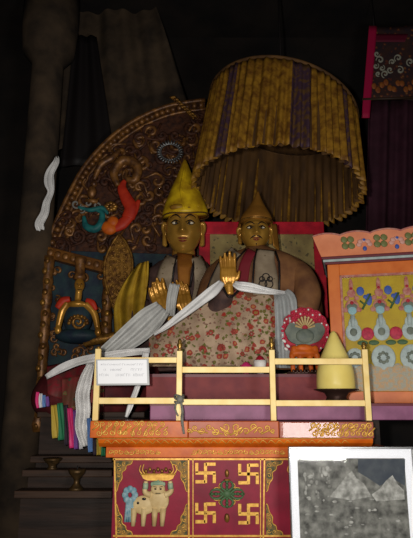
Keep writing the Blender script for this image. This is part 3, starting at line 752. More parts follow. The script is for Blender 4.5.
tag(ribbon('ceremonial_scarf', grey_silk, [(163, 308, 9, 3.24), (151, 319, 13, 3.21), (136, 332, 13, 3.19), (118, 346, 10.5, 3.17), (102, 358, 8, 3.15), (90, 369, 6, 3.13)], ripple=.016, waves=3), 'broad grey white scarf sweeping down from the chest behind the paper sign', 'scarf', G)
tag(ribbon('ceremonial_scarf', white_silk, [(150, 351, 3, 3.14), (125, 353, 3.6, 3.12), (100, 357, 4, 3.1), (80, 361, 4, 3.1), (62, 368, 4, 3.1), (46, 377, 2.4, 3.14)], ripple=.006, waves=1), 'white scarf lying along the lap to the far left corner of the red cloth', 'scarf', G)
tag(ribbon('ceremonial_scarf', white_silk, [(92, 364, 3.5, 3.07), (87, 378, 6, 3.05), (83, 395, 7, 3.05), (84, 412, 7, 3.06), (82, 428, 6, 3.06), (86, 446, 4, 3.06)], ripple=.02, waves=3), 'crumpled white scarf hanging down left of the railing', 'scarf', G)
tag(ribbon('ceremonial_scarf', white_silk, [(146, 352, 3.2, 3.03), (143, 368, 3.2, 3.0), (137, 388, 2.6, 2.98), (130, 406, 2.8, 2.98), (126, 417, 1.5, 2.98)], ripple=.006, waves=1), 'thin white scarf end hanging behind the lower rail beneath the sign', 'scarf', G)
tag(ribbon('ceremonial_scarf', white_silk, [(57, 157, 2, 3.86), (56, 163, 3.4, 3.84), (50, 174, 4.5, 3.83), (49.5, 183, 5, 3.82), (51, 192, 3.2, 3.83), (47, 203, 3.6, 3.82), (45, 214, 4.2, 3.82), (40, 224, 4.5, 3.82), (41, 230, 4, 3.83)], ripple=.012, waves=2), 'white scarf hanging alone on the dark column at far left', 'scarf', G)

# ---------------------------------------------------------------- carved panel behind the left statue
YP = 4.0
cp = thing('carved_arch', 'dark carved and gilded wooden arch with red and teal figures, behind the yellow hatted statue', 'carving', (at(110, 420, YP).x, YP, 0))
out = smooth_path([Vector((x, y, 0)) for x, y in ((44, 250), (56, 222), (68, 196), (82, 170), (100, 148), (120, 130), (145, 115), (172, 105), (205, 100))], 5)
P = [at(p.x, p.y, YP) for p in out]+[at(205, 255, YP)]
b = MB(); b.prism(P, (0, .06, 0)); bk = b.build('backboard', brown_carve, cp)
x0, x1 = at(36, 350, YP).x, at(205, 350, YP).x
b = MB(); b.span((x0, YP+.01, 0), (x1, YP+.07, zat(249, YP))); lwr = b.build('lower_board', blue_black, cp)
rim = MB(); bos = MB()
for off, r in ((0, .018), (9, .013)):
    pts = []
    for i, p in enumerate(out):
        t = (out[min(i+1, len(out)-1)]-out[max(i-1, 0)]).normalized(); n = Vector((-t.y, t.x, 0)); pts.append((p.x+n.x*off, p.y+n.y*off))
    rim.tube(pp(pts, YP-.015), r, 8)
for i in range(0, len(out)-1):
    p = out[i]; t = (out[i+1]-out[max(i-1, 0)]).normalized(); n = Vector((-t.y, t.x, 0)); bos.ell(at(p.x+n.x*4.6, p.y+n.y*4.6, YP-.015), (.024, .024, .024), 10, 8)
rm = rim.build('rim_moulding', gold_dim, cp); bos.build('bosses', gold_dim, rm)
# carved foliage: curls over the whole face
def inside(x, y):
    for i in range(len(out)-1):
        if out[i].x <= x <= out[i+1].x:
            yy = out[i].y+(out[i+1].y-out[i].y)*(x-out[i].x)/(out[i+1].x-out[i].x); return y > yy+16
    return False
random.seed(11)
A = MB(); B_ = MB(); n = 0
while n < 150:
    x = random.uniform(55, 203); y = random.uniform(118, 248)
    if not inside(x, y): continue
    n += 1; q = random.uniform(4, 8.5); a = random.random()*6.3; d = random.choice((-1, 1))
    T = A if random.random() < .55 else B_
    T.tube(spiral(x, y, q, YP-.012-random.random()*.02, 1.15, a, d, (x+q*1.9*math.cos(a-d*.7), y+q*1.9*math.sin(a-d*.7)), 14), [.008, .019, .014, .008], 7)
A.build('leaf_carving', brown_carve, bk); B_.build('gilt_leaf_carving', gold_dim, bk)
Yr = YP-.05
b = MB(); b.tube(smooth_path(pp([(128, 218), (131, 208), (126, 198), (122, 188), (125, 180)], Yr), 6), [.05, .052, .045, .035, .012], 12, .5); b.tube(smooth_path(pp([(139, 200), (133, 212), (122, 224), (112, 230)], Yr), 6), [.012, .035, .045, .02], 12, .5); b.build('red_flame', red_paint, cp)
b = MB(); b.ell(at(109, 228, Yr), (.062, .03, .05), rot=Matrix.Rotation(.5, 3, 'Y')); b.ell(at(113, 222, Yr), (.045, .03, .045)); b.build('orange_cloud', orange_paint, cp)
b = MB(); b.tube(smooth_path(pp([(84, 216), (86, 226), (95, 229), (101, 223), (102, 213), (96, 210)], Yr), 6), [.012, .026, .03, .028, .02, .01], 10); b.tube(smooth_path(pp([(78, 207), (90, 210), (102, 208), (108, 214)], Yr), 6), [.01, .018, .02, .01], 8); b.build('teal_serpent', teal_paint, cp)
b = MB()
for i in range(8): a = i*PI/4; b.ell(at(111+4*math.cos(a), 206.5+3*math.sin(a), Yr), (.024, .018, .018), 10, 8)
b.ell(at(111, 206.5, Yr-.02), .018); b.build('gilt_flower', gold_carve, cp)
b = MB()
for (x, y, q, a, d) in ((76, 204, 5, 0, 1), (82, 209, 4, 2, -1), (88, 203, 4, 4, 1), (97, 206, 4, 1, -1)): b.tube(spiral(x, y, q, Yr, 1.2, a, d), [.006, .009, .004], 6)
b.build('grey_curls', M('pale_grey_paint', (.20, .19, .17), .6), cp)
b = MB(); b.tube(smooth_path(pp([(118, 186), (114, 172), (124, 160), (137, 166), (135, 180), (126, 178), (127, 170)], Yr), 6), [.02, .035, .04, .04, .032, .02, .01], 12); b.tube(smooth_path(pp([(94, 180), (101, 165), (112, 158), (120, 150)], Yr), 6), [.012, .03, .03, .01], 10); b.build('coiled_dragon', gold_dim, cp)
b = MB(); b.ell(at(92, 192, Yr), (.035, .03, .05)); b.ell(at(94, 184, Yr), (.024, .024, .026)); b.tube(pp([(86, 200), (98, 202)], Yr), .02, 8); b.tube(smooth_path(pp([(88, 190), (83, 184), (86, 178)], Yr), 4), .01, 6); b.build('small_deity', gold_dim, cp)
# cross beam and side posts
p, q = at(39, 244, YP-.06), at(109, 262, YP-.12); t = (q-p); dn = Vector((0, 0, -.085))
b = MB(); b.prism([p, q, q+dn, p+dn], (0, .10, 0)); bm_ = b.build('cross_beam', M('orange_gilt_beam', (.24, .095, .018), .42, .3, c2=(.12, .045, .012), scale=18, bump=.2), cp, bevel=.006)
b = MB()
for i in range(9): b.ell(p.lerp(q, .06+i*.11)+Vector((0, -.004, -.043)), (.024, .012, .026), 10, 8)
b.build('beam_rosettes', gold_dim, bm_)
for px in (44, 106):
    x = at(px, 320, YP-.08).x; za, zc = zat(256, YP-.08), zat(432, YP-.08)
    b = MB(); prof = []; N = 26
    for i in range(N+1):
        prof.append((.030+.014*abs(math.sin(i*PI/2.6))+(.012 if i in (0, 1, N) else 0), zc+(za-zc)*i/N))
    b.lathe((x, YP-.06, 0), prof, 16); ps = b.build('side_post', gold_dim, cp)
    b = MB()
    for i in range(16): b.ell((x+.012*math.sin(i*2.1), YP-.104, zc+(za-zc)*(i+.5)/16), (.02, .014, .024), 8, 6)
    b.build('post_bosses', gold_carve, ps)
b = MB()
for i in range(60):
    x = random.uniform(50, 102); y = random.uniform(268, 420)
    if 62 < x < 96 and 280 < y < 335: continue
    b.tube(spiral(x, y, random.uniform(3, 6), YP-.005, 1.1, random.random()*6, random.choice((-1, 1))), [.006, .012, .006], 6)
b.build('leaf_carving', gold_dim, lwr)
# seated guardian figure in the niche
nf = thing('niche_figure', 'small gilded figure with orange shoulders crouching in the niche of the carved arch', 'statue', at(78, 338, YP-.1))
Yn = YP-.14
b = MB(); b.ell(at(78, 318, Yn), (.10, .07, .13), 20, 14); b.ell(at(78, 336, Yn), (.16, .08, .055), 20, 12); b.build('torso', blue_black, nf)
b = MB(); b.ell(at(79.5, 285, Yn-.02), (.036, .04, .05), 18, 14); b.tube(pp([(79, 290), (78, 300)], Yn-.01), .025, 10); b.ell(at(79.5, 286, Yn-.062), (.008, .012, .01), 8, 6); b.ell(at(77, 304.5, Yn-.03), (.07, .05, .028), 16, 10)
b.tube(smooth_path(pp([(68, 303), (62, 312), (58, 328)], Yn-.03), 6), [.034, .026, .020], 12); b.tube(smooth_path(pp([(86, 304), (94, 313), (98, 330)], Yn-.03), 6), [.032, .025, .019], 12)
b.ell(at(58, 330, Yn-.04), (.024, .02, .03)); b.ell(at(98, 332, Yn-.04), (.024, .02, .03)); hd_ = b.build('gilt_body', gold_skin, nf, remesh=.006, smooth=3)
b = MB()
for s in (-1, 1): b.ell(at(79.5+s*2.1, 284, Yn-.057), (.007, .005, .004), 8, 6)
b.tube(pp([(77.5, 289.3), (81.5, 289.3)], Yn-.056), .003, 6); b.build('face_marks', eye_dark, hd_)
b = MB(); b.mark(); b.tube(smooth_path(pp([(57, 308), (63, 301), (70, 299)], Yn-.045), 5), [.02, .03, .018], 10, .6); b.mark(); b.tube(smooth_path(pp([(86, 300), (92, 303), (96, 310)], Yn-.045), 5), [.015, .024, .014], 10, .6); each(b, 'shoulder_scarf', red_paint, nf)
b = MB(); b.lathe(at(79.5, 278.5, Yn), [(.042, -.01), (.046, .01), (.036, .03), (.034, .09), (.044, .13), (.04, .15)], 16); b.build('tall_crown', gold_dim, nf)
b = MB(); b.tube(spiral(78, 322, 7, Yn-.085, 1.5, 0, 1), [.01, .012, .006], 8)
for i in range(9): a = i*PI/8+PI; b.ell(at(78+9*math.cos(a), 323+7*math.sin(a), Yn-.075), .014, 8, 6)
b.build('breast_ornament', gold_carve, nf)
b = MB(); b.tube(smooth_path(pp([(84, 345), (95, 340), (108, 338), (116, 334)], 3.85), 6), [.02, .035, .035, .02], 10); tag(b.build('gilt_crossbar', gold_carve), 'gilt carved bar below the crouching niche figure', 'carving')
# filigree leaf plaque
fq = thing('filigree_plaque', 'pointed gilt filigree plaque standing left of the yellow mantle', 'ornament', at(118, 308, 3.86))
P = smooth_path([Vector((x, y, 0)) for x, y in ((119, 234), (126, 243), (132, 258), (131, 276), (124, 296), (117, 312), (111, 300), (105, 280), (105, 262), (111, 246), (119, 234))], 4)[:-1]
b = MB(); b.prism([at(p.x, p.y, 3.84) for p in P], (0, .02, 0)); b.build('plate', gold_carve, fq)
b = MB(); b.tube([at(p.x, p.y, 3.835) for p in P]+[at(P[0].x, P[0].y, 3.835)], .010, 6)
random.seed(5)
for y in range(244, 306, 6):
    hw = 11*math.sin(min(1, (y-234)/28)*PI/2) if y < 275 else 11*(311-y)/36+1
    for j in range(3):
        x = 118.5+(j-1)*hw*.62-(max(0, y-262))*.04
        b.tube(spiral(x, y, 2.6, 3.832, 1.2, random.random()*6, random.choice((-1, 1))), [.005, .006, .003], 6)
b.build('filigree', gold_carve, fq)
# beaded ring and gilt feather high up
b = MB()
for i in range(26): a = 2*PI*i/26; b.tube(pp([(170+9.5*math.cos(a), 152+8*math.sin(a)), (170+13.5*math.cos(a), 152+11.5*math.sin(a))], 3.9), [.009, .006], 6)
b.tube(pp([(170+9.5*math.cos(2*PI*i/30), 152+8*math.sin(2*PI*i/30)) for i in range(31)], 3.9), .007, 6)
tag(b.build('toothed_ring', steel), 'dull grey toothed metal ring hanging above the yellow hat', 'ring')
b = MB(); b.tube(smooth_path(pp([(170, 97), (180, 103), (188, 112), (194, 119)], 3.95), 5), [.008, .014, .01], 8)
for i in range(9):
    t = i/8; x, y = 171+21*t, 98+19*t; b.tube(smooth_path(pp([(x, y), (x+3.5, y-1), (x+6, y+2.5)], 3.94), 4), [.012, .010, .003], 6)
tag(b.build('gilt_feather', gold_carve), 'curved gilt feather shaped carving beside the left edge of the canopy', 'carving')

# hanging pennants at the left
rp = thing('striped_pennant', 'bunch of coloured ribbons hanging left of the altar corner', 'ribbons', at(102, 450, 3.1))
for (x, w, y0, y1, m) in ((55, 3.4, 405, 438, yellow_rib), (61, 3.4, 403, 440, green_cloth), (66.5, 2.6, 405, 445, dark_rib), (71, 3.2, 408, 448, pink_mat), (76, 2.4, 410, 449, violet_rib), (80.5, 2, 412, 449, white_rib), (90, 2.5, 418, 452, blue_rib), (94, 2.5, 420, 455, dark_rib), (98.5, 2.6, 424, 455, yellow_rib), (103, 2.4, 428, 456, green_cloth)):
    ribbon('ribbon', m, [(x-1, y0, w*.8), (x, (y0+y1)/2, w), (x+.5, y1, w*.9)], Y=3.12 if x < 85 else 3.02, parent=rp, ripple=.006, waves=1)
re_ = thing('striped_cloth_end', 'pink white and blue striped cloth end at the far left corner of the lap', 'cloth', at(42, 408, 3.16))
for i, m in enumerate((pink_mat, white_rib, blue_rib, violet_rib)):
    ribbon('stripe', m, [(38+i*3.0, 392+i*1.5, 1.6), (37+i*3.4, 400, 1.8), (38+i*3.2, 408-i*.5, 1.6)], Y=3.16, parent=re_, ripple=.004, waves=1)

# low dark shelves at lower left
sh = thing('tiered_shelf', 'dark wooden tiered shelf at lower left beside the altar front', 'shelf', (at(70, 500, 2.95).x, 3.05, 0))
for (y, Y, x0_, x1_) in ((456, 3.16, 30, 112), (470, 3.06, 22, 112), (491, 2.96, 14, 112)):
    z = zat(y, Y); b = MB(); b.span((at(x0_, y, Y).x, Y, z-.035), (at(x1_, y, Y).x, Y+.11, z)); b.build('shelf_board', brown_wood, sh, bevel=.004)
    b = MB(); b.span((at(x0_, y, Y).x+.02, Y+.05, 0), (at(x1_, y, Y).x, Y+.10, z-.035)); b.build('riser_board', dark_wood, sh)
b = MB(); c = at(52, 470, 3.10); c.z = zat(470, 3.06)
b.lathe(c, [(.03, 0), (.02, .01), (.02, .02), (.045, .045), (.05, .055), (.044, .05), (.01, .03)], 20); tag(b.build('offering_bowl', dull_brass), 'small dim brass bowl on the middle tier of the dark shelf', 'bowl')
c = at(76, 491, 3.0); c.z = zat(491, 2.96); sp_ = thing('oil_lamp', 'small dim brass lamp on the lowest tier of the dark shelf', 'lamp', c)
b = MB(); b.lathe(c, [(.04, 0), (.03, .012), (.014, .03), (.014, .05), (.04, .08), (.046, .1), (.04, .098), (.01, .09)], 20); b.build('cup', dull_brass, sp_)
b = MB(); b.tube([c+Vector((0, 0, .088)), c+Vector((.002, 0, .115))], .003, 6); b.build('wick', black_mat, sp_)

# ---------------------------------------------------------------- canopy
CC = Vector((.468, 3.504, 2.94)); RT = Matrix.Rotation(.102, 3, 'Y') @ Matrix.Rotation(-.155, 3, 'X')
cn = thing('cloth_canopy', 'round canopy of pleated ochre brocade hanging above the right statue', 'canopy', CC)
def cpnt(a, h, r, rip=0, n=62):
    q = r*(1+rip*(math.sin(a*n+.8*math.sin(a*5))+.45*math.sin(a*n*.43+1)))
    return CC + RT @ Vector((q*math.cos(a), q*.99*math.sin(a), h-.11*q/.552*math.cos(a)*h/.72))
NS = 62; H = .655
def seg(a0, a1, mat, label=None):
    b = MB(); k_ = max(8, int((a1-a0)/(2*PI)*NS*9))
    def fn(u, v):
        a = a0+(a1-a0)*u; h = -.012*math.sin(a*NS)+(H+.012*math.sin(a*NS))*(1-v)
        return cpnt(a, h, .552*(.936+.064*v), .012+.026*v)
    b.grid(fn, k_, 14); o = b.build('pleated_panel', mat, cn, solid=.003)
    if label: o['label'] = label
blue = []
for a0, w in ((-2.42, .13), (-1.58, .24), (-.90, .15)): blue.append((a0, a0+w))
cut = [-PI]
for a0, a1 in blue: cut += [a0, a1]
cut.append(PI)
for i in range(len(cut)-1):
    isb = any(abs(cut[i]-x[0]) < 1e-6 for x in blue)
    seg(cut[i], cut[i+1], canopy_blue if isb else canopy_out, 'dark indigo brocade panel' if isb else None)
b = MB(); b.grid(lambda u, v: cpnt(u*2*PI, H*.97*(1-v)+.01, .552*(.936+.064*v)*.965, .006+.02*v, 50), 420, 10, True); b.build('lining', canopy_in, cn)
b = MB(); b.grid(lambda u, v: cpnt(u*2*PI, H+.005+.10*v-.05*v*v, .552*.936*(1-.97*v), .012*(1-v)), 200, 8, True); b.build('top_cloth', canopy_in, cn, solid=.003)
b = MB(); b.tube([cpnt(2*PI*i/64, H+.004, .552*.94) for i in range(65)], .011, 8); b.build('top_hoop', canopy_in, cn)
ct = CC+RT @ Vector((0, 0, H+.05)); b = MB(); b.tube([ct, Vector((ct.x, ct.y, 4.9))], .008, 6); b.build('hanging_rope', black_mat, cn)

# ---------------------------------------------------------------- things on the right of the altar
# butter cone on its dish
Yc = 2.915
pc_ = at(336.5, 396, Yc); pc_.z = zs
b = MB(); hz = zat(390, Yc)-zs
b.lathe(pc_, [(.055, 0), (.058, .004), (.05, hz*.5), (.062, hz*.8), (.112, hz), (.115, hz+.004), (.108, hz+.005), (.02, hz-.002)], 36)
tag(b.build('offering_dish', plate_mat), 'dark bronze footed dish under the yellow cone', 'dish')
k = mpp(360, Yc); z0 = zs+hz+.001; hh = zat(331, Yc)-z0
b = MB(); b.lathe((pc_.x, pc_.y, z0), [(.001, 0), (17.8*k, .0), (18.8*k, .02*hh), (18.9*k, .12*hh), (18.3*k, .28*hh), (16.6*k, .42*hh), (13.6*k, .56*hh), (10.4*k, .68*hh), (7.6*k, .79*hh), (5.2*k, .88*hh), (3.4*k, .95*hh), (1.8*k, .99*hh), (.4*k, hh)], 40)
tag(b.build('butter_cone', torma_mat), 'smooth pale yellow butter cone standing on the dark dish', 'offering')
# red disc ornament with crouching orange support
Yd = 3.095; kd = mpp(335, Yd)
do = thing('disc_ornament', 'round crimson beaded disc ornament on an orange base behind the railing', 'ornament', at(305, 374, Yd))
do.location.z = zm; ORG[do.name] = Vector(do.location)
cd_ = (305, 332)
pts = []
for i in range(64):
    a = 2*PI*i/64; r = 24+1.2*abs(math.sin(a*8)); pts.append(at(cd_[0]+r*.98*math.cos(a), cd_[1]+r*math.sin(a), Yd+.012))
b = MB(); b.prism(pts, (0, .018, 0)); ds = b.build('disc', red_dot, do)
b = MB(); w_ = MB()
for ring, n in ((22.6, 34), (18.6, 28), (14.5, 20)):
    for i in range(n):
        a = 2*PI*i/n+ring
        if ring < 20 and math.sin(a) > .35: continue
        T = w_ if (i % 3 == 0) else b
        T.ell(at(cd_[0]+ring*math.cos(a), cd_[1]+ring*math.sin(a), Yd+.006), (.0085, .007, .0085) if T is b else (.006, .007, .006), 8, 6)
b.build('crimson_beads', M('bead_red', (.50, .02, .06), .4), ds); w_.build('white_beads', white_paint, ds)
b = MB(); P = [(285, 331), (290, 323), (298, 325), (305, 330), (312, 325), (320, 323), (325, 330), (320, 340), (311, 344), (304, 346), (296, 344), (289, 340)]
b.prism([at(p.x, p.y, Yd-.012) for p in smooth_path([Vector((x, y, 0)) for x, y in P+[P[0]]], 4)[:-1]], (0, .02, 0)); b.ell(at(305, 336, Yd-.012), (.05, .012, .04)); gg = b.build('grey_wings', grey_green, do)
b = MB()
for i in range(9): a = PI+PI*i/8; b.tube(pp([(305+3*math.cos(a), 328+3*math.sin(a)), (305+9*math.cos(a), 326+9*math.sin(a))], Yd-.014), [.004, .007], 6); b.ell(at(305+9*math.cos(a), 326+9*math.sin(a), Yd-.016), .007, 8, 6)
b.build('cream_fan', cream, gg)
b = MB(); b.ell(at(304, 353, Yd-.03), (.082, .03, .026)); b.ell(at(304, 348, Yd-.033), (.05, .024, .022)); b.ell(at(294, 350, Yd-.03), (.02, .02, .026)); b.ell(at(315, 350, Yd-.03), (.02, .02, .026))
for x in (292, 300, 310, 317): b.tube([at(x, 354, Yd-.035), at(x+.5, 364, Yd-.04), Vector((at(x, 371, Yd).x, Yd-.045, zm+.012))], [.017, .014, .012], 8)
b.build('orange_base_figure', orange_paint, do, remesh=.004)
b = MB(); b.lathe((at(305, 372, Yd).x, Yd-.02, zm), [(.10, 0), (.105, .008), (.09, .016), (.01, .018)], 28, 1, .30)
for i in range(8): b.ell(Vector((at(292+i*3.6, 374, Yd).x, Yd-.062, zm+.015)), (.008, .006, .01), 8, 6)
b.build('foot', plate_mat, do)
b = MB()
for x, y in ((284, 341), (288, 346), (293, 349), (286, 349)): b.ell(at(x, y, Yd-.004), (.014, .008, .008), 8, 6, Matrix.Rotation(.6, 3, 'Y'))
b.build('white_petals', white_paint, do)
# cups along the front of the throne base
GC = 'offering cups on the throne base'
def cup(px, Y, r, h, mat, label, name='offering_cup', fill=None, fill_name=None):
    c = at(px, 366, Y); c.z = zm; t = thing(name, label, 'cup', c, GC)
    b = MB(); b.lathe(c, [(r*.6, 0), (r*.55, h*.08), (r*.8, h*.3), (r, h*.75), (r*1.05, h), (r*.95, h), (r*.85, h*.8), (.002, h*.75)], 24); b.build('bowl', mat, t)
    if fill:
        b = MB(); b.lathe(c+Vector((0, 0, h*.76)), [(r*.86, 0), (r*.8, h*.25), (r*.45, h*.5), (r*.1, h*.6)], 20); b.build(fill_name, fill, t)
cup(260, 3.08, .034, .075, white_paint, 'white cup with a reddish top near the middle railing post', fill=red_dot, fill_name='red_filling')
cup(246, 3.08, .03, .05, pink_mat, 'magenta cup left of the white cup', fill=pink_mat, fill_name='magenta_filling')
cup(231.5, 3.08, .028, .045, plate_mat, 'small dark cup left of the magenta cup')

# ---------------------------------------------------------------- cabinet
ang = math.radians(14); EX = Vector((math.cos(ang), -math.sin(ang), 0)); EY = Vector((math.sin(ang), math.cos(ang), 0))
K0 = at(334, 405, 3.14); K0.z = zs
K0.x = at(330.5, 330, 3.14).x
cab = thing('display_cabinet', 'orange painted cabinet with scalloped crest and mustard yellow glazed front', 'cabinet', K0)
WD = .70; zc1 = zat(264, 3.12); RZ = Matrix.Rotation(-ang, 3, 'Z')
def L(x, y, z): return K0+EX*x+EY*y+Vector((0, 0, z))
def lbox(b, x0, x1, y0, y1, z0, z1): return b.box(L((x0+x1)/2, (y0+y1)/2, (z0+z1)/2), (x1-x0, y1-y0, z1-z0), RZ)
HB = zc1-zs
sw = .066
b = MB(); lbox(b, 0, sw, 0, .03, 0, HB); lbox(b, WD-sw, WD, 0, .03, 0, HB); lbox(b, sw, WD-sw, 0, .03, HB-.068, HB); lbox(b, sw, WD-sw, 0, .03, 0, .062); b.build('face_frame', cab_orange, cab, bevel=.003)
b = MB(); lbox(b, 0, .02, .03, .40, 0, HB); lbox(b, WD-.02, WD, .03, .40, 0, HB); lbox(b, .02, WD-.02, .38, .40, 0, HB); b.build('carcass', cab_dark, cab)
b = MB(); lbox(b, sw-.002, WD-sw+.002, .022, .034, .06, HB-.066); pn = b.build('painted_panel', cab_yellow, cab)
b = MB(); lbox(b, sw, sw+.012, -.006, .012, .062, HB-.068); lbox(b, sw, WD-sw, -.006, .012, HB-.08, HB-.068); b.build('pink_bead', pink_soft, cab)
b = MB(); lbox(b, sw+.012, WD-sw-.012, .004, .008, .062, HB-.08); b.build('glass_pane', glass, cab)
# cornice
b = MB(); lbox(b, -.012, WD+.012, -.014, .40, HB, HB+.012); lbox(b, -.03, WD+.03, -.034, .40, HB+.026, HB+.04); b.build('cornice_plum', cab_dark, cab, bevel=.003)
b = MB(); lbox(b, -.022, WD+.022, -.024, .40, HB+.012, HB+.026); b.build('cornice_pale', pale_blue, cab, bevel=.003)
# scalloped crest board leaning forward
h0 = HB+.04; ch = .125; N = 72; top = []
for i in range(N+1):
    x = i/N*(WD+.10)-.05; top.append((x, ch*(.86+.12*abs(math.sin((x+.06)*PI/.155))**.8+.10*x)))
def CR(x, h, d=0): f_ = h/ch; return L(x-.022*f_*(1 if x < .3 else -1)*abs(x-.35)/.35, -.036-.05*f_+d, h0+h)
poly = [CR(-.03, 0), CR(WD+.03, 0)]+[CR(x, h) for x, h in reversed(top)]
b = MB(); b.prism(poly, EY*.018); cr = b.build('crest_board', cab_crest, cab)
b = MB(); b.tube([CR(x, h, -.002) for x, h in top], .005, 6); b.build('crest_edge', pink_soft, cr)
b = MB(); g = MB(); bl = MB()
for xc, dk in ((.13, 1), (.30, 1), (.46, 1)):
    b.mark()
    for i in range(4):
        a = PI/4+i*PI/2; b.ell(CR(xc+.024*math.cos(a), .066+.024*math.sin(a), -.004), (.02, .006, .02), 10, 8)
for xc in (.215, .385):
    g.mark(); bl.mark()
    for i in range(5): a = i*PI/4; g.ell(CR(xc+.028*math.cos(a), .052+.022*math.sin(a), -.004), (.016, .006, .013), 10, 8)
    bl.ell(CR(xc, .03, -.004), (.012, .006, .014), 10, 8); bl.ell(CR(xc, .075, -.006), (.01, .006, .008), 10, 8)
each(b, 'green_rosette', M('olive_paint', (.16, .17, .06), .5), cr); each(g, 'pink_lotus', M('lotus_pink', (.6, .32, .26), .5), cr); each(bl, 'blue_bud', blue_paint, cr)
# painted hanging ornaments behind the glass
def disc(b, x, z, r, d=.017, rz=None, th=.003): b.ell(L(x, d, z), (r, th, rz or r), 20, 10, RZ)
def zz(py): return (405-py)*HB/(405-264)
ug = []
for xc in (.125, .275, .425, .552):
    if xc > .6: continue
    pk, pb_, bp_, gr_, rd_ = MB(), MB(), MB(), MB(), MB()
    disc(pk, xc, zz(287), .012, rz=.042); disc(pk, xc, zz(295), .024); disc(pk, xc, zz(309), .038, rz=.042)
    for s in (-1, 1): disc(pk, xc+s*.027, zz(300), .014); disc(pk, xc+s*.038, zz(312), .014)
    disc(pb_, xc, zz(313), .024, .013); disc(gr_, xc, zz(309), .030, .0145, .02)
    bp_.tube([L(xc, .014, zz(318)), L(xc, .014, zz(330))], [.014, .011], 8)
    disc(bp_, xc, zz(335), .044, .017, .05); disc(bp_, xc, zz(327), .026, .018, .04)
    disc(bp_, xc, zz(361), .064 if xc > .2 else .05, .017, .07 if xc > .2 else .055)
    disc(gr_, xc, zz(335), .02, .0135, .022); 
    for i in range(8): a = i*PI/4; disc(gr_, xc+.024*math.cos(a), zz(361)+.026*math.sin(a), .010, .0135)
    disc(rd_, xc, zz(305), .010, .012); disc(rd_, xc, zz(290), .008, .013)
    pk.build('pink_ornament', pink_soft, pn); bp_.build('pale_flask', pale_blue, pn); gr_.build('green_mark', grey_green, pn); pb_.build('blue_dot', M('sky_paint', (.25, .42, .45), .5), pn); rd_.build('red_dot', red_dot, pn)
b = MB(); g = MB(); r_ = MB()
for xm_ in (.2, .35, .5):
    b.mark(); g.mark(); r_.mark()
    disc(b, xm_-.025, zz(293), .021, rz=.026); disc(b, xm_+.018, zz(302), .018, rz=.034); disc(b, xm_+.0, zz(299), .012)
    g.tube([L(xm_-.02, .016, zz(312)), L(xm_+.03, .016, zz(296))], .006, 6); g.tube([L(xm_-.03, .016, zz(303)), L(xm_, .016, zz(308))], .005, 6)
    disc(r_, xm_, zz(337), .034, .013, .036)
    for s in (-1, 1): disc(g, xm_+s*.03, zz(346), .028, .015, .014)
each(b, 'blue_blossom', blue_paint, pn); each(g, 'green_leaves', green_dk, pn); each(r_, 'red_rose', M('rose_red', (.5, .03, .07), .5, c2=(.3, .01, .04), scale=60), pn)
b = MB(); lbox(b, sw+.014, WD-sw-.014, .016, .021, .064, zz(372)); 
for i in range(12): disc(b, sw+.03+i*.05, zz(372), .028, .018, .03)
b.build('grey_lower_field', lace, pn)

# ---------------------------------------------------------------- framed photograph at lower right
Yp = 2.60
pf = thing('framed_picture', 'grey photographic print of mountains with white mount in thin silver frame', 'picture', at(348, 545, Yp))
xa, xb = at(289.5, 490, Yp).x, at(416, 490, Yp).x; za, zb_ = zat(446.5, Yp), zat(556, Yp)
pf.location.z = zb_; ORG[pf.name] = Vector(pf.location)
fw_ = .010
b = MB(); b.span((xa, Yp-.008, za-fw_), (xb, Yp+.014, za)); b.span((xa, Yp-.008, zb_), (xb, Yp+.014, zb_+fw_)); b.span((xa, Yp-.008, zb_+fw_), (xa+fw_*.6, Yp+.014, za-fw_)); b.span((xb-fw_*.6, Yp-.008, zb_+fw_), (xb, Yp+.014, za-fw_)); b.build('frame', silver, pf, bevel=.002)
b = MB(); b.span((xa+.004, Yp+.004, zb_+.004), (xb-.004, Yp+.012, za-.004)); b.build('mount', mat_white, pf)
bw_ = .040
b = MB(); b.span((xa+bw_, Yp+.002, zb_+bw_), (xb-bw_, Yp+.004, za-fw_-.040)); pr = b.build('print', photo_mat, pf)
b = MB(); b.prism(pp([(358, 459), (405, 459), (405, 486), (392, 478), (380, 486), (368, 478), (358, 472)], Yp+.0012), (0, .0006, 0)); b.build('slate_sky', photo_dark, pr)
b = MB()
for pts_ in ([(330, 497), (338, 486), (346, 477), (352, 470), (357, 478), (364, 484), (372, 496), (352, 500)], [(372, 494), (380, 488), (386, 481), (392, 476), (398, 484), (405, 490), (405, 500), (376, 502)]):
    pts_ = [(x+random.uniform(-1, 1), y+random.uniform(-1, 1)) for x, y in pts_]; b.prism(pp(pts_, Yp+.0006), (0, .0006, 0))
for i in range(26):
    x, y = random.uniform(304, 330), random.uniform(464, 500); b.ell(at(x, y, Yp+.001), (random.uniform(.003, .012), .0012, random.uniform(.003, .016)), 8, 5)
for i in range(30):
    x, y = random.uniform(304, 403), random.uniform(495, 535); b.ell(at(x, y, Yp+.001), (random.uniform(.004, .014), .0012, random.uniform(.002, .006)), 8, 5)
b.build('pale_peaks', photo_light, pr)
b = MB(); b.span((xa+.004, Yp-.004, zb_+.004), (xb-.004, Yp-.002, za-.004)); b.build('glass_pane', glass, pf)
tbx = thing('offering_bench', 'narrow dark wooden bench holding the framed picture', 'bench', (.55, Yp+.01, 0))
b = MB(); b.span((at(270, 540, Yp).x, Yp-.05, zb_-.03), (at(430, 540, Yp).x, Yp+.09, zb_)); b.build('seat', dark_wood, tbx)
for x in (at(276, 540, Yp).x, at(424, 540, Yp).x):
    b = MB(); b.span((x-.02, Yp-.03, 0), (x+.02, Yp+.07, zb_-.03)); b.build('leg', dark_wood, tbx)

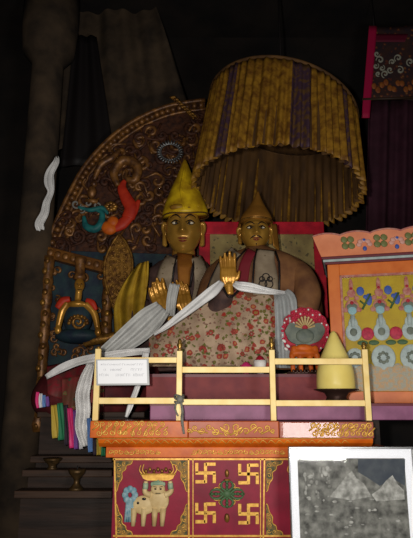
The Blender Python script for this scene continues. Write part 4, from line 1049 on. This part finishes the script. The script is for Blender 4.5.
# ---------------------------------------------------------------- painted banner and curtain at upper right
Yt = 4.05
tg = thing('painted_banner', 'painted cloth banner with red border hanging at upper right', 'banner', at(400, 100, Yt))
def f(u, v): p = at(364+8-8*v+70*u, 26+74*v, Yt); p.y += .012*math.sin(u*7+v*2); return p
b = MB(); b.grid(f, 20, 16); b.build('painting', thangka_art, tg, solid=.004)
b = MB(); b.grid(lambda u, v: at(369-6*v+8*u-1.5*v, 26+92*v, Yt-.012), 4, 16); b.build('red_side_border', thangka_red, tg, solid=.006)
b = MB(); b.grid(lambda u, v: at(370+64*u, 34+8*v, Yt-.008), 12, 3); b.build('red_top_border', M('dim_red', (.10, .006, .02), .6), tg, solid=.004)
b = MB(); b.tube(pp([(362, 99.5), (436, 97)], Yt-.01), .012, 8); b.build('bottom_rod', brown_wood, tg)
for x in (374, 428):
    p = at(x, 27, Yt); b = MB(); b.tube([p, Vector((p.x, p.y, 4.9))], .004, 6); b.build('hanging_cord', black_mat, tg)
b = MB()
for (x, y, q) in ((377, 54, 3), (380, 60, 4), (376, 66, 3), (382, 68, 3), (385, 74, 4), (378, 74, 2.5), (392, 62, 3), (390, 70, 3.4), (398, 58, 4), (400, 70, 4), (410, 62, 4)): b.tube(spiral(x, y, q, Yt-.016, 1.2, x, 1), [.004, .010, .005], 6)
b.build('grey_white_figure', M('grey_white_paint', (.26, .25, .20), .6), tg)
b = MB()
for i in range(14): b.ell(at(374+i*4, 86+4*math.sin(i*1.7), Yt-.012), (.022, .008, .028), 10, 8)
b.build('orange_flames', M('dim_orange', (.28, .10, .015), .6, c2=(.2, .05, .02), scale=50), tg)
b = MB()
def f(u, v): p = at(369-4*v+75*u, 98+180*v, 4.25); p.y += .03*math.sin(u*22)+.01*math.sin(u*50); return p
b.grid(f, 60, 12); tag(b.build('plum_curtain', purple_cloth, solid=.005), 'dark plum curtain hanging below the painted banner', 'curtain')

# ---------------------------------------------------------------- light
def area(name, loc, target, size, power, color):
    l = bpy.data.lights.new(name, 'AREA'); l.energy = power; l.size = size; l.color = color
    o = bpy.data.objects.new(name, l); col.objects.link(o); o.location = loc
    o.rotation_euler = (Vector(target)-Vector(loc)).to_track_quat('-Z', 'Y').to_euler(); return o
area('camera_flash', (-.16, -.02, 1.66), (0, 3, 1.9), .07, 52, (1, .95, .88))
area('doorway_light', (.95, .1, 1.35), (.35, 3, 1.55), .5, 26, (1, .98, .95))
w = bpy.data.worlds.new('world'); w.use_nodes = True; sc.world = w
w.node_tree.nodes['Background'].inputs[0].default_value = (1, .85, .7, 1); w.node_tree.nodes['Background'].inputs[1].default_value = .012
sc.view_settings.view_transform = 'Standard'; sc.view_settings.look = 'None'; sc.view_settings.exposure = 0; sc.view_settings.gamma = 1; sc.view_settings.use_curve_mapping = False
